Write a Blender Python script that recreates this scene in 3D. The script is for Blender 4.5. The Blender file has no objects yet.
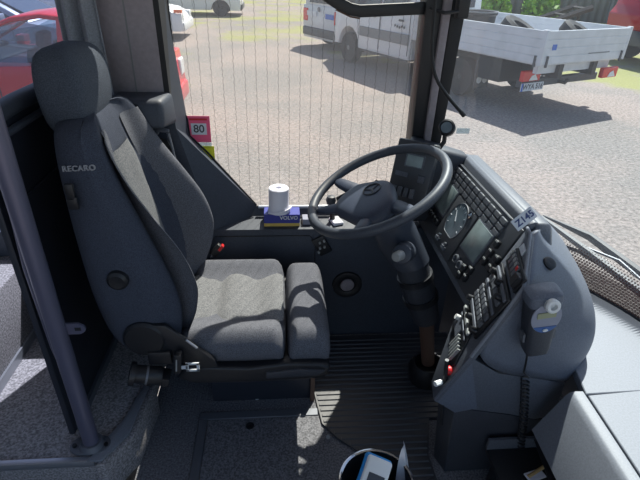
import bpy, bmesh, math, random
from mathutils import Vector, Matrix
random.seed(7)
sc = bpy.context.scene
COL = sc.collection
V = Vector
PI = math.pi

# ------------------------------------------------------------------ camera geometry (used to measure the photo)
F = 480.0
EYE = V((0, 0, 1.5))
_up = -V((-30, -840, -F)).normalized()
_fw = V((0, 0, -1)); _fh = (_fw - _up * _fw.dot(_up)).normalized()
_rt = _fh.cross(_up)
_psi = math.radians(5.5)
_Y = _fh * math.cos(_psi) - _rt * math.sin(_psi)
_X = _Y.cross(_up)
ROT = Matrix((_X, _Y, _up))

def ray(u, v): return ROT @ V(((u - 320) / F, -(v - 240) / F, -1))
def uz(u, v, z): r = ray(u, v); return EYE + r * ((z - EYE.z) / r.z)
def uy(u, v, y): r = ray(u, v); return EYE + r * (y / r.y)

# ------------------------------------------------------------------ materials
def s2l(c):
    c = c / 255.0
    return c / 12.92 if c <= 0.04045 else ((c + 0.055) / 1.055) ** 2.4
def rgb(r, g, b): return (s2l(r), s2l(g), s2l(b), 1)

def mat(name, c, rough=0.6, metal=0.0, noise=None, amt=0.25, bump=0.0, spec=0.5, detail=4, c2=None, coat=0):
    m = bpy.data.materials.new(name); m.use_nodes = True
    nt = m.node_tree; b = nt.nodes['Principled BSDF']
    b.inputs['Base Color'].default_value = rgb(*c)
    b.inputs['Roughness'].default_value = rough
    b.inputs['Metallic'].default_value = metal
    b.inputs['Specular IOR Level'].default_value = spec
    b.inputs['Coat Weight'].default_value = coat
    if noise:
        tc = nt.nodes.new('ShaderNodeTexCoord'); n = nt.nodes.new('ShaderNodeTexNoise')
        n.inputs['Scale'].default_value = noise; n.inputs['Detail'].default_value = detail
        nt.links.new(tc.outputs['Object'], n.inputs['Vector'])
        r = nt.nodes.new('ShaderNodeValToRGB')
        a = rgb(*c)
        d = rgb(*c2) if c2 else tuple(min(1, x * (1 + 2 * amt)) for x in a[:3]) + (1,)
        e = a if c2 else tuple(x * (1 - amt) for x in a[:3]) + (1,)
        r.color_ramp.elements[0].position = 0.36; r.color_ramp.elements[0].color = e
        r.color_ramp.elements[1].position = 0.66; r.color_ramp.elements[1].color = d
        nt.links.new(n.outputs['Fac'], r.inputs['Fac'])
        nt.links.new(r.outputs['Color'], b.inputs['Base Color'])
        if bump:
            bp = nt.nodes.new('ShaderNodeBump'); bp.inputs['Strength'].default_value = bump
            bp.inputs['Distance'].default_value = 0.002
            nt.links.new(n.outputs['Fac'], bp.inputs['Height']); nt.links.new(bp.outputs['Normal'], b.inputs['Normal'])
    return m

def glass_mat(name, tint, refl=0.06, haze=0.05, hazecol=(200, 205, 215), wires=None):
    """see-through pane: transparent + a little dust haze + mirror reflection; optional thin heating wires along local X"""
    m = bpy.data.materials.new(name); m.use_nodes = True
    nt = m.node_tree; nt.nodes.clear()
    out = nt.nodes.new('ShaderNodeOutputMaterial')
    tr = nt.nodes.new('ShaderNodeBsdfTransparent'); tr.inputs[0].default_value = rgb(*tint)
    tl = nt.nodes.new('ShaderNodeBsdfTranslucent'); tl.inputs[0].default_value = rgb(*hazecol)
    gl = nt.nodes.new('ShaderNodeBsdfGlossy'); gl.inputs['Roughness'].default_value = 0.03
    m1 = nt.nodes.new('ShaderNodeMixShader'); m1.inputs[0].default_value = haze
    m2 = nt.nodes.new('ShaderNodeMixShader'); m2.inputs[0].default_value = refl
    L = nt.links.new
    L(tr.outputs[0], m1.inputs[1]); L(tl.outputs[0], m1.inputs[2])
    L(m1.outputs[0], m2.inputs[1]); L(gl.outputs[0], m2.inputs[2])
    last = m2.outputs[0]
    if wires:
        tc = nt.nodes.new('ShaderNodeTexCoord'); sp = nt.nodes.new('ShaderNodeSeparateXYZ')
        L(tc.outputs['Object'], sp.inputs[0])
        wob = nt.nodes.new('ShaderNodeMath'); wob.operation = 'SINE'
        sc1 = nt.nodes.new('ShaderNodeMath'); sc1.operation = 'MULTIPLY'; sc1.inputs[1].default_value = 260
        L(sp.outputs['Z'], sc1.inputs[0]); L(sc1.outputs[0], wob.inputs[0])
        mu = nt.nodes.new('ShaderNodeMath'); mu.operation = 'MULTIPLY'; mu.inputs[1].default_value = 0.0012
        L(wob.outputs[0], mu.inputs[0])
        ad = nt.nodes.new('ShaderNodeMath'); ad.operation = 'ADD'
        L(sp.outputs['X'], ad.inputs[0]); L(mu.outputs[0], ad.inputs[1])
        dv = nt.nodes.new('ShaderNodeMath'); dv.operation = 'DIVIDE'; dv.inputs[1].default_value = wires
        L(ad.outputs[0], dv.inputs[0])
        fr = nt.nodes.new('ShaderNodeMath'); fr.operation = 'FRACT'; L(dv.outputs[0], fr.inputs[0])
        lt = nt.nodes.new('ShaderNodeMath'); lt.operation = 'LESS_THAN'; lt.inputs[1].default_value = 0.055
        L(fr.outputs[0], lt.inputs[0])
        fa = nt.nodes.new('ShaderNodeMath'); fa.operation = 'MULTIPLY'; fa.inputs[1].default_value = 0.26
        L(lt.outputs[0], fa.inputs[0])
        df = nt.nodes.new('ShaderNodeBsdfDiffuse'); df.inputs[0].default_value = rgb(70, 60, 55)
        m3 = nt.nodes.new('ShaderNodeMixShader')
        L(fa.outputs[0], m3.inputs[0]); L(last, m3.inputs[1]); L(df.outputs[0], m3.inputs[2])
        last = m3.outputs[0]
    L(last, out.inputs[0])
    return m

def frit_glass_mat(name, base_z):
    """windscreen: clear glass with the printed dot band along its lower edge (UV in metres)"""
    m = glass_mat(name, (243, 247, 247), 0.03, 0.018)
    nt = m.node_tree; L = nt.links.new
    out = [n for n in nt.nodes if n.type == 'OUTPUT_MATERIAL'][0]
    last = out.inputs[0].links[0].from_socket
    uv = nt.nodes.new('ShaderNodeUVMap'); sp = nt.nodes.new('ShaderNodeSeparateXYZ'); L(uv.outputs[0], sp.inputs[0])
    def M(op, a, b=None):
        n = nt.nodes.new('ShaderNodeMath'); n.operation = op
        for i, x in enumerate((a, b)):
            if x is None: continue
            if isinstance(x, (int, float)): n.inputs[i].default_value = x
            else: L(x, n.inputs[i])
        return n.outputs[0]
    p = 0.0115
    rowv = M('DIVIDE', sp.outputs['Y'], p)
    odd = M('MULTIPLY', M('MODULO', M('FLOOR', rowv), 2), 0.5)
    fx = M('SUBTRACT', M('FRACT', M('ADD', M('DIVIDE', sp.outputs['X'], p), odd)), 0.5)
    fy = M('SUBTRACT', M('FRACT', rowv), 0.5)
    d = M('SQRT', M('ADD', M('MULTIPLY', fx, fx), M('MULTIPLY', fy, fy)))
    rad = M('MULTIPLY', M('MAXIMUM', M('SUBTRACT', 1.0, M('DIVIDE', sp.outputs['Y'], 0.19)), 0.0), 0.85)
    rad = M('MINIMUM', M('MULTIPLY', rad, 1.0), 0.5)
    mask = M('LESS_THAN', d, rad)
    mask = M('MULTIPLY', mask, 0.75)
    df = nt.nodes.new('ShaderNodeBsdfDiffuse'); df.inputs[0].default_value = rgb(104, 78, 78)
    mx = nt.nodes.new('ShaderNodeMixShader')
    L(mask, mx.inputs[0]); L(last, mx.inputs[1]); L(df.outputs[0], mx.inputs[2]); L(mx.outputs[0], out.inputs[0])
    return m

M_ = {}
def mm(k, *a, **kw): M_[k] = mat(k, *a, **kw); return M_[k]
mm('dash_plastic', (84, 88, 96), 0.5, noise=220, amt=0.12, bump=0.15)
mm('dash_dark', (52, 55, 62), 0.5, noise=220, amt=0.12, bump=0.15)
mm('console_grey', (93, 99, 111), 0.5, noise=260, amt=0.1, bump=0.12)
mm('ledge_grey', (118, 122, 130), 0.55, noise=200, amt=0.06, bump=0.12)
mm('black_plastic', (30, 31, 35), 0.45)
mm('panel_black', (64, 66, 70), 0.42)
mm('button_grey', (94, 97, 102), 0.45)
mm('slot_light', (150, 152, 150), 0.4)
mm('rubber_black', (26, 27, 30), 0.6)
mm('mat_rubber', (54, 56, 62), 0.45)
mm('screen', (122, 134, 133), 0.22, noise=14, amt=0.16)
mm('dial_face', (104, 118, 126), 0.25, noise=18, amt=0.12)
mm('white_plastic', (225, 225, 222), 0.45)
mm('white_mark', (200, 204, 208), 0.5)
mm('logo_white', (150, 152, 158), 0.5)
mm('red_plastic', (205, 30, 34), 0.4)
mm('orange_metal', (96, 72, 60), 0.6)
mm('wheel_rim', (58, 63, 72), 0.5, noise=300, amt=0.1, bump=0.1)
mm('wheel_pad', (52, 60, 76), 0.5, noise=300, amt=0.1, bump=0.1)
mm('column_grey', (54, 59, 69), 0.45)  # darker grey, the column's shade put into the colour
mm('seat_fabric_shaded', (62, 67, 79), 0.9, noise=420, amt=0.2, bump=0.3, spec=0.2)  # same cloth as the cushion, with its shade put into the colour
mm('seat_fabric', (90, 92, 99), 0.95, noise=380, amt=0.25, bump=0.3, spec=0.2)
mm('seat_insert', (96, 98, 101), 0.95, noise=230, amt=0.2, bump=0.3, spec=0.15, c2=(128, 129, 131))
mm('headrest_fabric', (72, 78, 88), 0.95, noise=380, amt=0.2, bump=0.3, spec=0.2)
mm('wall_plastic', (58, 64, 75), 0.55, noise=180, amt=0.08, bump=0.1)
mm('pillar_panel', (142, 135, 140), 0.6, noise=60, amt=0.05)
mm('partition_black', (42, 46, 56), 0.5)
mm('curtain', (132, 136, 144), 0.9, noise=200, amt=0.1)
mm('carpet', (132, 129, 130), 0.9, noise=150, amt=0.36, bump=0.2)
mm('floor_dark', (98, 99, 104), 0.85, noise=160, amt=0.36, bump=0.2)
mm('aluminium', (165, 168, 174), 0.38, 0.7)
mm('trim_metal', (104, 108, 116), 0.5, 0.3)
mm('pole_paint', (104, 104, 124), 0.35, 0.4)
mm('chrome', (190, 192, 196), 0.12, 1.0)
mm('foil_silver', (205, 208, 214), 0.3, 0.3)
mm('steel', (150, 156, 172), 0.25, 0.9)
mm('ceiling', (190, 190, 188), 0.7)
mm('blue_box', (44, 52, 140), 0.5)
mm('yellow_box', (206, 176, 90), 0.5)
mm('paper', (222, 222, 232), 0.7)
mm('pink_sticker', (246, 96, 136), 0.5)
mm('yellow_sticker', (232, 226, 50), 0.5)
mm('plate_white', (214, 218, 224), 0.5)
mm('tag_blue', (60, 74, 122), 0.5)
mm('lcd', (150, 152, 118), 0.3)
mm('device_blue', (54, 92, 150), 0.4)
mm('device_face', (140, 142, 156), 0.4)
mm('wood', (190, 160, 110), 0.6)
mm('terminal_blue', (40, 140, 210), 0.35)
# outdoors
mm('paint_white', (222, 224, 228), 0.35, coat=0.3)
mm('bed_white', (206, 208, 212), 0.5, noise=6, amt=0.04)
mm('paint_silver', (150, 160, 176), 0.35, 0.3, coat=0.3)
mm('paint_silverwhite', (206, 208, 212), 0.35, coat=0.3)
mm('paint_red', (206, 24, 44), 0.35, coat=0.5)
mm('truck_red', (170, 26, 34), 0.4, coat=0.3)
mm('car_trim', (70, 72, 76), 0.6)
mm('moulding', (120, 122, 124), 0.6)
mm('tyre', (34, 35, 38), 0.8)
mm('hub_steel', (150, 152, 156), 0.45, 0.5)
mm('tail_red', (214, 36, 36), 0.25)
mm('lamp_clear', (226, 228, 230), 0.15)
mm('lamp_amber', (226, 110, 60), 0.3)
mm('car_glass', (52, 64, 80), 0.12)
mm('chassis', (58, 56, 54), 0.7)
mm('fence', (136, 136, 140), 0.7)
mm('bark', (86, 70, 54), 0.9)
mm('pink_packet_reflection', (220, 90, 130), 0.5)
mm('blue_print', (50, 100, 190), 0.5)
M_['leaf'] = mat('leaf', (120, 160, 52), 0.6, noise=3, amt=0.4)
M_['see_glass'] = glass_mat('see_glass', (208, 220, 226), 0.08, 0.04)
M_['side_glass'] = glass_mat('side_glass', (240, 240, 236), 0.02, 0.032, wires=0.0405)
M_['rear_glass'] = glass_mat('rear_glass', (222, 226, 236), 0.03, 0.015)
M_['windscreen'] = frit_glass_mat('windscreen', 0.45)

# ------------------------------------------------------------------ mesh building
class MB:
    def __init__(s): s.bm = bmesh.new()
    def poly(s, pts): return s.bm.faces.new([s.bm.verts.new(V(p)) for p in pts])
    def box(s, c, size, rot=None):
        R = rot.to_3x3() if rot else Matrix.Identity(3)
        c = V(c); x, y, z = [d / 2 for d in size]
        vs = [s.bm.verts.new(c + R @ V((i * x, j * y, k * z))) for i in (-1, 1) for j in (-1, 1) for k in (-1, 1)]
        for f in ((0, 1, 3, 2), (4, 6, 7, 5), (0, 4, 5, 1), (2, 3, 7, 6), (0, 2, 6, 4), (1, 5, 7, 3)):
            s.bm.faces.new([vs[i] for i in f])
        return s
    def bx(s, x0, x1, y0, y1, z0, z1): return s.box(((x0 + x1) / 2, (y0 + y1) / 2, (z0 + z1) / 2), (x1 - x0, y1 - y0, z1 - z0))
    def loft(s, loops, cap=True, closed=True):
        rows = [[s.bm.verts.new(V(p)) for p in l] for l in loops]
        n = len(rows[0])
        for a, b in zip(rows, rows[1:]):
            for i in range(n if closed else n - 1):
                j = (i + 1) % n
                s.bm.faces.new((a[i], a[j], b[j], b[i]))
        if cap:
            s.bm.faces.new(rows[0][::-1]); s.bm.faces.new(rows[-1])
        return s
    def prism(s, pts, off):
        off = V(off); pts = [V(p) for p in pts]
        return s.loft([pts, [p + off for p in pts]])
    def tube(s, pts, r, n=10, cap=True, closed=False):
        pts = [V(p) for p in pts]
        rr = r if isinstance(r, (list, tuple)) else [r] * len(pts)
        loops = []; ref = None
        N = len(pts)
        for i, p in enumerate(pts):
            a = pts[i - 1] if (i > 0 or closed) else p; b = pts[(i + 1) % N] if (i < N - 1 or closed) else p
            t = (b - a).normalized()
            if ref is None:
                ref = t.orthogonal().normalized()
            ref = (ref - t * ref.dot(t)).normalized()
            q = t.cross(ref)
            loops.append([p + (ref * math.cos(2 * PI * k / n) + q * math.sin(2 * PI * k / n)) * rr[i] for k in range(n)])
        if closed: loops.append(loops[0])
        s.loft(loops, cap=cap and not closed)
        if closed: bmesh.ops.remove_doubles(s.bm, verts=s.bm.verts, dist=1e-6)
        return s
    def cyl(s, p0, p1, r0, r1=None, n=20): return s.tube([p0, p1], [r0, r0 if r1 is None else r1], n)
    def lathe(s, c, axis, prof, n=28):
        """prof: list of (radius, height along axis)"""
        axis = V(axis).normalized(); e1 = axis.orthogonal().normalized(); e2 = axis.cross(e1); c = V(c)
        return s.loft([[c + axis * h + (e1 * math.cos(2 * PI * k / n) + e2 * math.sin(2 * PI * k / n)) * max(r, 1e-4) for k in range(n)] for r, h in prof])
    def bevel(s, w, seg=2, ang=30):
        s.bm.normal_update()
        bmesh.ops.recalc_face_normals(s.bm, faces=s.bm.faces)
        es = [e for e in s.bm.edges if len(e.link_faces) == 2 and e.calc_face_angle(0) > math.radians(ang)]
        bmesh.ops.bevel(s.bm, geom=es, offset=w, segments=seg, profile=0.5, affect='EDGES', clamp_overlap=True)
        return s
    def build(s, name, m, parent=None, smooth=True, sub=0, ang=40):
        bmesh.ops.recalc_face_normals(s.bm, faces=s.bm.faces)
        me = bpy.data.meshes.new(name); s.bm.to_mesh(me); s.bm.free()
        o = bpy.data.objects.new(name, me); COL.objects.link(o)
        if m: me.materials.append(M_[m] if isinstance(m, str) else m)
        if smooth:
            for p in me.polygons: p.use_smooth = True
            if not sub: me.set_sharp_from_angle(angle=math.radians(ang))
        if sub:
            md = o.modifiers.new('sub', 'SUBSURF'); md.levels = sub; md.render_levels = sub
        if parent: setpar(o, parent)
        return o

def setpar(o, parent):
    o.parent = parent
    root = parent
    off = V((0, 0, 0))
    if root.get('world_children'): o.matrix_parent_inverse = Matrix.Translation(-V(root['world_children']))
def tag(o, label, cat, group=None):
    o['label'] = label; o['category'] = cat
    if group: o['group'] = group
    return o
def thing(name, label, cat, loc, rz=None, group=None):
    """Empty at the thing's base.  Without rz the children are given in world coordinates, with rz in local ones."""
    o = bpy.data.objects.new(name, None); COL.objects.link(o); o.empty_display_size = 0.05
    o.location = loc
    if rz is None: o['world_children'] = list(loc)
    else: o.rotation_euler = (0, 0, rz)
    return tag(o, label, cat, group)
def struct(o): o['kind'] = 'structure'; return o
def plabel(o, l): o['label'] = l; return o

def text_mesh(name, s, size, M, m, parent=None, depth=0.0008, bold=0.0, spacing=1.0):
    cu = bpy.data.curves.new(name, 'FONT'); cu.body = s; cu.size = size; cu.extrude = depth
    cu.align_x = 'CENTER'; cu.align_y = 'CENTER'; cu.offset = bold; cu.space_character = spacing
    t = bpy.data.objects.new(name + '_curve', cu); COL.objects.link(t)
    dg = bpy.context.evaluated_depsgraph_get()
    me = bpy.data.meshes.new_from_object(t.evaluated_get(dg))
    bpy.data.objects.remove(t); bpy.data.curves.remove(cu)
    me.transform(M); me.name = name
    me.materials.clear(); me.materials.append(M_[m])
    o = bpy.data.objects.new(name, me); COL.objects.link(o)
    if parent: setpar(o, parent)
    return o
def frame(o, x, y):
    """4x4 with columns x, y, x cross y at o"""
    x = V(x).normalized(); y = (V(y) - x * V(y).dot(x)).normalized(); z = x.cross(y)
    return Matrix(((x.x, y.x, z.x, o[0]), (x.y, y.y, z.y, o[1]), (x.z, y.z, z.z, o[2]), (0, 0, 0, 1)))

# ================================================================== SETTING
ZP = 0.15           # passenger platform height
YW = 1.72           # inner face of the driver's side wall
YG = 1.845          # glass plane
# floor
struct(MB().bx(-0.49, 1.15, -0.75, YW, -0.05, 0).build('floor', 'floor_dark'))
b = MB()
b.prism([(-3.2, 1.0, 0), (-0.575, 1.0, 0), (-0.515, 1.09, 0), (-0.49, 1.3, 0), (-0.49, YW, 0), (-3.2, YW, 0)], (0, 0, ZP))
b.bevel(0.006)
struct(b.build('floor', 'carpet'))
struct(MB().bx(-3.2, -0.50, -0.75, 0.99, -0.05, 0.0).build('floor', 'floor_dark'))
struct(MB().bx(-3.2, -1.0, 1.12, YW, ZP + 0.001, 0.46).bevel(0.008).build('trim_1', 'carpet'))          # raised podium on the left
struct(MB().bx(-1.0, -0.992, 1.12, YW, ZP + 0.001, 0.19).build('baseboard_left', 'aluminium'))
struct(MB().bx(-3.2, -0.58, 0.992, 1.012, ZP - 0.02, ZP + 0.006).bevel(0.002).build('trim_2', 'aluminium'))
b = MB().prism([(-0.60, 0.992, ZP), (-0.555, 0.992, ZP), (-0.497, 1.085, ZP), (-0.478, 1.29, ZP), (-0.50, 1.295, ZP), (-0.53, 1.15, ZP)], (0, 0, 0.010)).bevel(0.003)
struct(b.build('trim_3', 'ledge_grey'))
struct(MB().prism([(-0.575, 0.985, 0.001), (-0.545, 0.985, 0.001), (-0.483, 1.09, 0.001), (-0.462, 1.31, 0.001), (-0.489, 1.31, 0.001), (-0.515, 1.09, 0.001)], (0, 0, ZP - 0.004)).bevel(0.004).build('trim_4', 'carpet'))

# side wall with a window hole (inner loop nearer, sloped reveal on the left)
inner = [(-0.40, 2.0), (-0.365, 0.98), (-0.262, 0.565), (0.56, 0.565), (0.56, 2.0)]

b = MB()
b.poly([(-3.2, YW, 0), (0.75, YW, 0), (0.75, YW, 0.565), (0.56, YW, 0.565), (-0.262, YW, 0.565), (-0.262, YW, 0.565 - 1e-4), (-3.2, YW, 0.565)])
b.poly([(-0.66, YW, 0.565), (-0.262, YW, 0.565), (-0.365, YW, 0.98), (-0.66, YW, 0.98)])
b.poly([(-0.66, YW, 0.98), (-0.365, YW, 0.98), (-0.40, YW, 2.0), (-0.66, YW, 2.0)])
# sloped reveal
b.poly([(-0.365, YW, 0.98), (-0.346, YG, 0.983), (-0.372, YG, 1.06), (-0.372, YG, 2.0), (-0.40, YW, 2.0)])
b.poly([(-0.262, YW, 0.565), (-0.12, YG - 0.02, 0.575), (-0.098, YG, 0.612), (-0.286, YG, .852), (-0.342, YG, .912), (-0.346, YG, 0.983), (-0.365, YW, 0.98)])
b.poly([(-0.262, YW, 0.565), (0.75, YW, 0.565), (0.75, YG - 0.02, 0.575), (-0.12, YG - 0.02, 0.575)])
b.poly([(-0.12, YG - 0.02, 0.575), (0.75, YG - 0.02, 0.575), (0.75, YG, 0.612), (-0.098, YG, 0.612)])
# ledge under the rear side window and outer skin
b.poly([(-3.2, YW, 0.565), (-0.66, YW, 0.565), (-0.66, YG, 0.59), (-3.2, YG, 0.59)])
b.poly([(-0.66, YW, 0.565), (-0.66, YW, 2.0), (-0.66, YG, 2.0), (-0.66, YG, 0.59)])
yo = YG + 0.012
b.poly([(-3.2, yo, -0.3), (0.75, yo, -0.3), (0.75, yo, 0.6), (-0.10, yo, 0.6), (-0.29, yo, .845), (-0.348, yo, .91), (-0.35, yo, 0.985), (-0.375, yo, 1.06), (-0.375, yo, 2.0), (-0.655, yo, 2.0), (-0.655, yo, 0.59), (-3.2, yo, 0.59)])
bmesh.ops.remove_doubles(b.bm, verts=b.bm.verts, dist=2e-4)
wl = struct(b.build('wall_left', 'wall_plastic', smooth=False))
# seam of the lower side panel
struct(MB().tube([(-0.27, YW - .001, 0.52), (-0.26, YW - .001, 0.535), (0.12, YW - .001, 0.535), (0.145, YW - .001, 0.51), (0.15, YW - .001, 0.0)], 0.0022, 6).build('trim_5', 'black_plastic'))
# upper header, ceiling, other walls
struct(MB().bx(-3.2, 1.3, YW + 0.03, YG + 0.02, 1.98, 2.12).build('wall_left', 'wall_plastic'))
struct(MB().bx(-3.2, 1.3, -0.8, YG + 0.03, 2.12, 2.16).build('ceiling', 'ceiling'))
struct(MB().bx(-3.25, -3.2, -0.8, YG, -0.05, 2.12).build('wall_back', 'pillar_panel'))
b = MB().bx(-3.2, -0.9, -0.8, -0.76, -0.05, 0.75); b.bx(-3.2, -0.9, -0.8, -0.76, 1.9, 2.12); b.bx(-0.98, -0.9, -0.8, -0.76, .75, 1.9)
struct(b.build('wall_right', 'pillar_panel'))

# window 1 (driver's side)
w1 = struct(MB().poly and (lambda: (lambda mb: (mb.prism([(-0.370, YG - .002, 2.0), (-0.370, YG - .002, 1.06), (-0.346, YG - .002, .983), (-0.342, YG - .002, .912), (-0.286, YG - .002, .852), (-0.096, YG - .002, 0.61), (0.62, YG - .002, 0.61), (0.62, YG - .002, 2.0)], (0, 0.005, 0)), mb)[1])(MB()))().build('window_1', 'side_glass', smooth=False))
b = MB(); b.tube([(-0.088, YG - 0.012, 0.612), (0.60, YG - 0.012, 0.612)], 0.008, 8)
o = b.build('window_rail', 'aluminium', w1)
b = MB(); b.tube([(-0.368, YG - .006, 1.98), (-0.368, YG - .006, 1.06), (-0.345, YG - .006, .98), (-0.341, YG - .006, .915), (-0.284, YG - .006, .854), (-0.096, YG - .006, 0.618)], 0.004, 6)
b.build('window_seal', 'rubber_black', w1)
# sliding vent frame at the top of the driver's window
b = MB()
P = [V((.03, 1.83, 1.98)), V((.085, 1.83, 1.62)), *[uy(u, v, 1.83) for u, v in ((326, -4), (336, 2), (350, 9), (360, 11), (424, 8))]]
loops = []
for i, p in enumerate(P):
    t = ((P[min(i + 1, 6)] - P[max(i - 1, 0)])).normalized(); q = V((-t.z, 0, t.x))
    loops.append([p + q * 0.020 + V((0, -.014, 0)), p - q * 0.020 + V((0, -.014, 0)), p - q * 0.020 + V((0, .012, 0)), p + q * 0.020 + V((0, .012, 0))])
b.loft(loops); b.bevel(0.004)
fr = b.build('vent_frame', 'black_plastic', w1)
MB().tube([p + V((0, -.012, -.023)) for p in P[3:6]], 0.003, 6).build('frame_seal', 'orange_metal', w1)

# B pillar panel
b = MB().bx(-0.565, -0.384, 1.700, 1.7195, 1.02, 2.05).bevel(0.004)
bp = struct(b.build('trim_6', 'pillar_panel'))
MB().bx(-0.478, -0.473, 1.6985, 1.701, 1.05, 2.05).build('panel_seam', 'moulding', bp)
MB().bx(-0.386, -0.368, 1.70, 1.84, 1.07, 2.05).build('seal_strip', 'rubber_black', bp)
MB().cyl((-0.40, 1.694, 1.4), (-0.40, 1.70, 1.4), 0.007).build('screw', 'black_plastic', bp)
# shoulder ledge box below it
b = MB()
b.loft([[(-0.535, 1.575, 1.02), (-0.372, 1.575, 1.02), (-0.352, 1.715, 1.00), (-0.535, 1.715, 1.00)],
        [(-0.545, 1.595, 1.108), (-0.372, 1.595, 1.108), (-0.360, 1.715, 1.112), (-0.545, 1.715, 1.112)]]).bevel(0.018, 3)
struct(b.build('trim_7', 'wall_plastic'))

# A pillar
ap = MB()
def strip(u0a, u0b, u1a, u1b, y, d):
    p = [uy(u0a, -10, y), uy(u0b, -10, y), uy(u1b, 142, y), uy(u1a, 142, y)]
    top = [p[0] + (p[0] - p[3]) * .75, p[1] + (p[1] - p[2]) * .75]
    lo = [p[3] - (p[0] - p[3]) * .12, p[2] - (p[1] - p[2]) * .12]
    return [top[0], top[1], lo[1], lo[0]], (0, d, 0)
q, d = strip(428, 446, 411, 424, 1.80, 0.09); apo = struct(MB().prism(q, d).bevel(0.006).build('trim_8', 'black_plastic'))
q, d = strip(446, 455, 424, 431, 1.785, 0.10); MB().prism(q, d).bevel(0.006).build('pillar_cover', 'pillar_panel', apo)
q, d = strip(455, 470, 431, 441, 1.80, 0.10); MB().prism(q, d).bevel(0.005).build('pillar_seal', 'rubber_black', apo)

# rear side window
struct(MB().bx(-3.2, -0.66, YG - .003, YG + .002, 0.59, 2.0).build('window_2', 'rear_glass', smooth=False))

# windscreen: curved in plan, leaning back
CURVE = [(0.66, 1.86), (0.80, 1.845), (0.93, 1.76), (1.07, 1.60), (1.18, 1.42), (1.27, 1.22), (1.33, 0.9), (1.36, 0.5), (1.36, 0.0), (1.30, -0.5), (1.15, -0.75)]
def curve(t):
    i = min(int(t), len(CURVE) - 2); f = t - i
    p0 = CURVE[max(i - 1, 0)]; p1 = CURVE[i]; p2 = CURVE[i + 1]; p3 = CURVE[min(i + 2, len(CURVE) - 1)]
    return [0.5 * (2 * p1[k] + (p2[k] - p0[k]) * f + (2 * p0[k] - 5 * p1[k] + 4 * p2[k] - p3[k]) * f * f + (3 * p1[k] - p0[k] - 3 * p2[k] + p3[k]) * f ** 3) for k in (0, 1)]
NS = 60; ZB = 0.45
cs = [curve((len(CURVE) - 1) * i / NS) for i in range(NS + 1)]
bm = bmesh.new(); uvl = bm.loops.layers.uv.new('UVMap'); rows = []; arc = [0]
for a, c in zip(cs, cs[1:]): arc.append(arc[-1] + math.dist(a, c))
zs = [0.0, 0.3, 0.6, 1.0, 1.35, 1.7]
for z in zs: rows.append([bm.verts.new((c[0] - 0.10 * z * (1 if c[0] > .9 else max(0, (c[0] - .62) / .28)), c[1], ZB + z)) for c in cs])
for j in range(len(zs) - 1):
    for i in range(NS):
        f = bm.faces.new((rows[j][i], rows[j][i + 1], rows[j + 1][i + 1], rows[j + 1][i])); f.smooth = True
        for l, (ii, jj) in zip(f.loops, ((i, j), (i + 1, j), (i + 1, j + 1), (i, j + 1))): l[uvl].uv = (arc[ii], zs[jj])
me = bpy.data.meshes.new('window_3'); bm.to_mesh(me); bm.free(); me.materials.append(M_['windscreen'])
ws = bpy.data.objects.new('window_3', me); COL.objects.link(ws); struct(ws)
md = ws.modifiers.new('thick', 'SOLIDIFY'); md.thickness = 0.004
# front wall below the glass
b = MB(); b.loft([[(c[0] + 0.01, c[1], -0.3) for c in cs], [(c[0] + 0.01, c[1], ZB) for c in cs]], cap=False, closed=False)
wf = struct(b.build('wall_front', 'wall_plastic'))

# ================================================================== DASHBOARD
PO = V((0.60, 1.17, 0.60)); PB = V((0.113, 0, 0.25)).normalized(); PA = V((0, 1, 0)); PN = V((-0.911, 0, 0.412)).normalized()
def D(a, b, n=0.0): return PO + PA * a + PB * b + PN * n
dash = thing('dashboard', 'long black bus dashboard with gauges and switches in front of the steering wheel', 'dashboard', (0.75, 1.3, 0.0))
# body of the dash behind the panel (profile extruded along the bus width)
def prof(y): return [(0.585, y, 0.575), (0.602, y, 0.60), (0.712, y, 0.845), (0.722, y, 0.868), (0.738, y, 0.875), (0.785, y, 0.862), (0.80, y, 0.80), (0.80, y, 0.45), (0.70, y, 0.40)]
b = MB().loft([prof(1.178), prof(1.76)]); b.bevel(0.004)
b.build('dash_body', 'dash_plastic', dash)
# raised lit ridge along the windscreen side
b = MB().loft([[(x, y, z - (.10 if y < 1.15 else 0)) for x, z in ((.736, .858), (.746, .873), (.784, .870), (.794, .852), (.785, .835))] for y in (1.12, 1.175, 1.76)]).bevel(.005)
b.build('dash_ridge', 'dash_plastic', dash)
def panel(a0, a1, b0, b1, n0, n1, bev=0.003):
    mb = MB(); mb.loft([[D(a0, b0, n0), D(a1, b0, n0), D(a1, b1, n0), D(a0, b1, n0)], [D(a0, b0, n1), D(a1, b0, n1), D(a1, b1, n1), D(a0, b1, n1)]])
    if bev: mb.bevel(bev)
    return mb
cl = panel(0.004, 0.60, -0.01, 0.272, 0.0, 0.008, .004).build('instrument_panel', 'panel_black', dash)
plabel(panel(0.226, 0.412, 0.0, 0.192, 0.008, 0.016, .004).build('binnacle', 'panel_black', cl), 'raised middle gauge block')
def screen(a0, a1, b0, b1):
    panel(a0 - .007, a1 + .007, b0 - .007, b1 + .007, 0.008, 0.016).build('screen_bezel', 'dash_plastic', cl)
    plabel(panel(a0, a1, b0, b1, 0.014, 0.0175, 0.001).build('screen', 'screen', cl), 'grey square display')
screen(0.425, 0.535, 0.088, 0.192)
screen(0.094, 0.208, 0.082, 0.192)
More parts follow.
